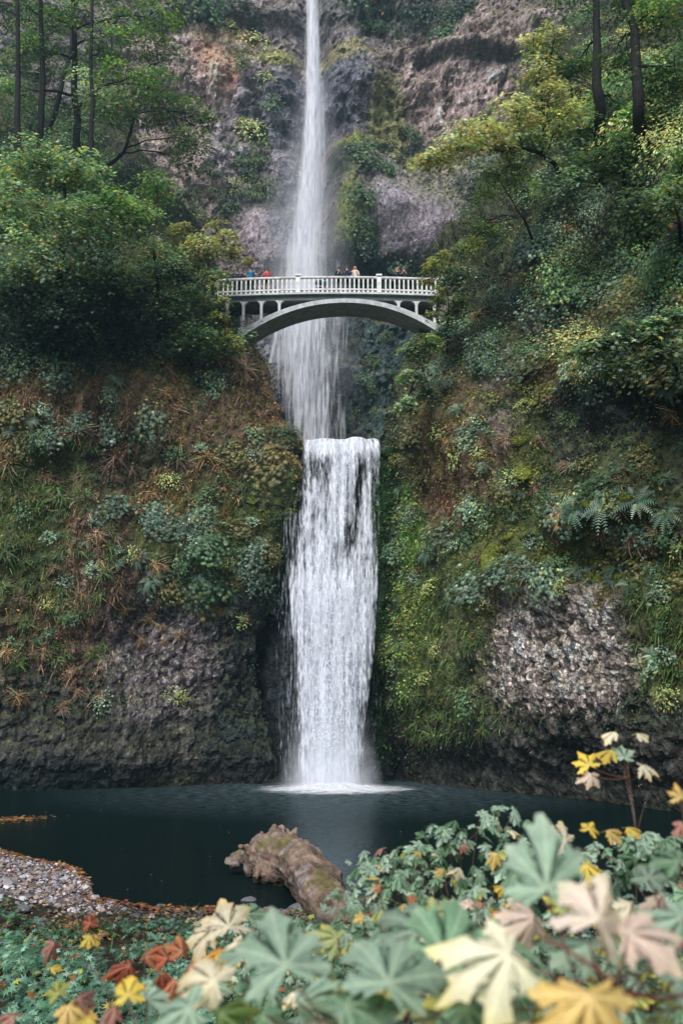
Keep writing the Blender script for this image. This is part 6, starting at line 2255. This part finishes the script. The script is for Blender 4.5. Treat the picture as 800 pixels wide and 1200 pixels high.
r7 = tag(empty('maple_sapling', tuple(P(745, 1200, 5.0))), 'slender sapling rising at the right with yellow and pale leaves against the dark rock', 'sapling')
leaf_obj(r7, 690, 897, 4.5, 34, 'yel', (-.1, -.9, .5), 110, .3, .2, (738, 911, 4.5), 'yellow upper half of the drooping leaf pair', sr=.0018)
leaf_obj(r7, 692, 908, 4.5, 28, 'pink', (0, -1, .15), 262, .3, .3, (738, 911, 4.5), 'pink cream leaf hanging under the yellow one', sr=.0018)
leaf_obj(r7, 716, 879, 4.5, 34, 'yel', (0, -.45, .9), 190, .3, .6, (737, 905, 4.5), sr=.0012)
leaf_obj(r7, 720, 858, 4.5, 28, 'cream', (0, -.35, .9), 170, .4, .6, (736, 895, 4.5), sr=.0012)
leaf_obj(r7, 747, 860, 4.5, 26, 'cream', (0, -.4, .9), 20, .4, .4, (737, 895, 4.5), sr=.0012)
leaf_obj(r7, 731, 888, 4.5, 34, 'pg', (0, -.8, .6), 80, .2, .1, (736, 915, 4.5), 'pale grey green leaf in the middle of the sapling', sr=.0012)
leaf_obj(r7, 752, 898, 4.4, 32, 'cream', (.1, -.7, .7), 350, .4, .3, (738, 915, 4.5), sr=.0012)
leaf_obj(r7, 662, 985, 4.4, 44, 'cream', (0, -.8, .6), 140, .3, .2, (700, 998, 4.5), 'cream and yellow leaf at the gap over the dark water')
leaf_obj(r7, 690, 972, 4.4, 26, 'yel', (0, -.7, .6), 60, .5, .5, (700, 995, 4.5))
leaf_obj(r7, 686, 1014, 4.4, 40, 'yel', (0, -.7, .7), 320, .3, .5, (655, 1000, 4.5), 'ochre yellow leaf hanging in the dark gap')
leaf_obj(r7, 712, 974, 4.5, 36, 'ylo', (0, -.5, .8), 20, .4, .5, (715, 995, 4.6))
leaf_obj(r7, 735, 970, 4.5, 28, 'yel', (0, -.5, .8), 10, .4, .5, (725, 995, 4.6))
leaf_obj(r7, 682, 1002, 4.5, 22, 'pg', (0, -.4, .9), 10, .4, .5, (670, 1000, 4.5))
leaf_obj(r7, 798, 935, 3.2, 32, 'ylo', (0, -.9, .5), 90, .4, .4, (803, 975, 3.2))
leaf_obj(r7, 799, 965, 3.2, 30, 'pred', (0, -.9, .5), 270, .4, .4, (803, 980, 3.2))
stems(r7, [([(745, 1200, 5.0), (745, 1000, 4.7), (743, 968, 4.5), (731, 905, 4.5)], .0018, .0009), ([(746, 1000, 4.7), (744, 968, 4.5), (738, 930, 4.5), (735, 895, 4.5)], .0016, .0008), ([(750, 1000, 4.7), (748, 970, 4.6), (758, 930, 4.6)], .0012, .0006),
           ([(760, 1060, 4.7), (725, 1010, 4.5), (690, 996, 4.5), (655, 998, 4.5)], .002, .001)], 'stem', (.28, .16, .13))
# coloured leaves sprinkled through the middle shrub
r8 = tag(empty('maple_sapling', tuple(P(560, 1200, 4.6))), 'sapling with small orange and yellow leaves inside the pale foreground shrub', 'sapling')
for (px, py, s, ck) in ((578, 1070, 32, 'org'), (548, 1062, 26, 'pink'), (500, 1085, 20, 'yel'), (440, 1110, 30, 'rust'), (430, 1128, 24, 'ylo'), (480, 1050, 16, 'rust'), (520, 1020, 16, 'ylo'), (560, 1105, 30, 'yel'), (465, 1175, 36, 'ylo'), (455, 1158, 30, 'rust'), (505, 1100, 26, 'cream'), (610, 1055, 22, 'cream'), (425, 1075, 18, 'ylo'), (445, 1040, 14, 'rust'), (590, 1040, 20, 'yel')):
    leaf_obj(r8, px, py, 4.2 if py > 1045 else 5.0, s, ck, (RNG.uniform(-.3, .3), -.75, .7), RNG.uniform(0, 360), .6, .4, (px + 5, py + 30, 4.5))
stems(r8, [([(560, 1220, 4.6), (550, 1120, 4.5), (560, 1070, 4.5)], .004, .002), ([(550, 1150, 4.5), (480, 1120, 4.5), (450, 1090, 4.5)], .003, .0015)], 'stem', (.12, .06, .05))


# ------------------------------------------------------------------ camera, light, sky
cam = bpy.data.cameras.new('camera')
co = bpy.data.objects.new('camera', cam)
COL.objects.link(co)
co.location = (0, 0, CAM_H)
co.rotation_euler = (math.radians(90) + PITCH, 0, 0)
cam.sensor_fit = 'HORIZONTAL'
cam.sensor_width = 24
cam.lens = 24 * FPX / 800
cam.clip_start = .05
cam.clip_end = 3000
cam.dof.use_dof = True
cam.dof.focus_distance = 52
cam.dof.aperture_fstop = 2.8
SC.camera = co

hm = bpy.data.materials.new('haze')
_t, _N, _L = nt(hm)
_o = _N.new('ShaderNodeOutputMaterial')
_v = _N.new('ShaderNodeVolumeScatter')
_v.inputs['Color'].default_value = (.50, .84, 1, 1)
_v.inputs['Density'].default_value = .0008
_v.inputs['Anisotropy'].default_value = .2
_L.new(_v.outputs[0], _o.inputs['Volume'])
_a = Acc()
_a.box((0, 70, 52), (90, 74, 104), (1, 1, 1))
tag(_a.link('haze', hm), 'thin bluish spray haze filling the gorge', kind='structure')

SUN_EL, SUN_AZ = math.radians(48), math.radians(200)   # azimuth clockwise from +Y
w = bpy.data.worlds.new('World')
SC.world = w
w.use_nodes = True
t = w.node_tree
t.nodes.clear()
sky = t.nodes.new('ShaderNodeTexSky')
sky.sky_type = 'NISHITA'
sky.sun_disc = False
sky.sun_elevation = SUN_EL
sky.sun_rotation = SUN_AZ
sky.air_density = 1.0
sky.dust_density = .6
sky.ozone_density = 1.0
bg = t.nodes.new('ShaderNodeBackground')
bg.inputs['Strength'].default_value = .15
wo = t.nodes.new('ShaderNodeOutputWorld')
t.links.new(sky.outputs[0], bg.inputs[0])
t.links.new(bg.outputs[0], wo.inputs[0])
sl = bpy.data.lights.new('sun', 'SUN')
sl.energy = 5.0
sl.angle = math.radians(30)
sl.color = (1.0, .97, .92)
so = bpy.data.objects.new('sun', sl)
COL.objects.link(so)
so.location = (0, -20, 60)
d = Vector((math.sin(SUN_AZ) * math.cos(SUN_EL), math.cos(SUN_AZ) * math.cos(SUN_EL), math.sin(SUN_EL)))
so.rotation_euler = d.to_track_quat('Z', 'Y').to_euler()

SC.view_settings.view_transform = 'Standard'
SC.view_settings.look = 'None'
SC.view_settings.exposure = 0
SC.cycles.max_bounces = 6
SC.cycles.diffuse_bounces = 3
SC.cycles.glossy_bounces = 3
SC.cycles.transmission_bounces = 2
SC.cycles.transparent_max_bounces = 16
SC.cycles.use_adaptive_sampling = True
SC.cycles.use_denoising = True
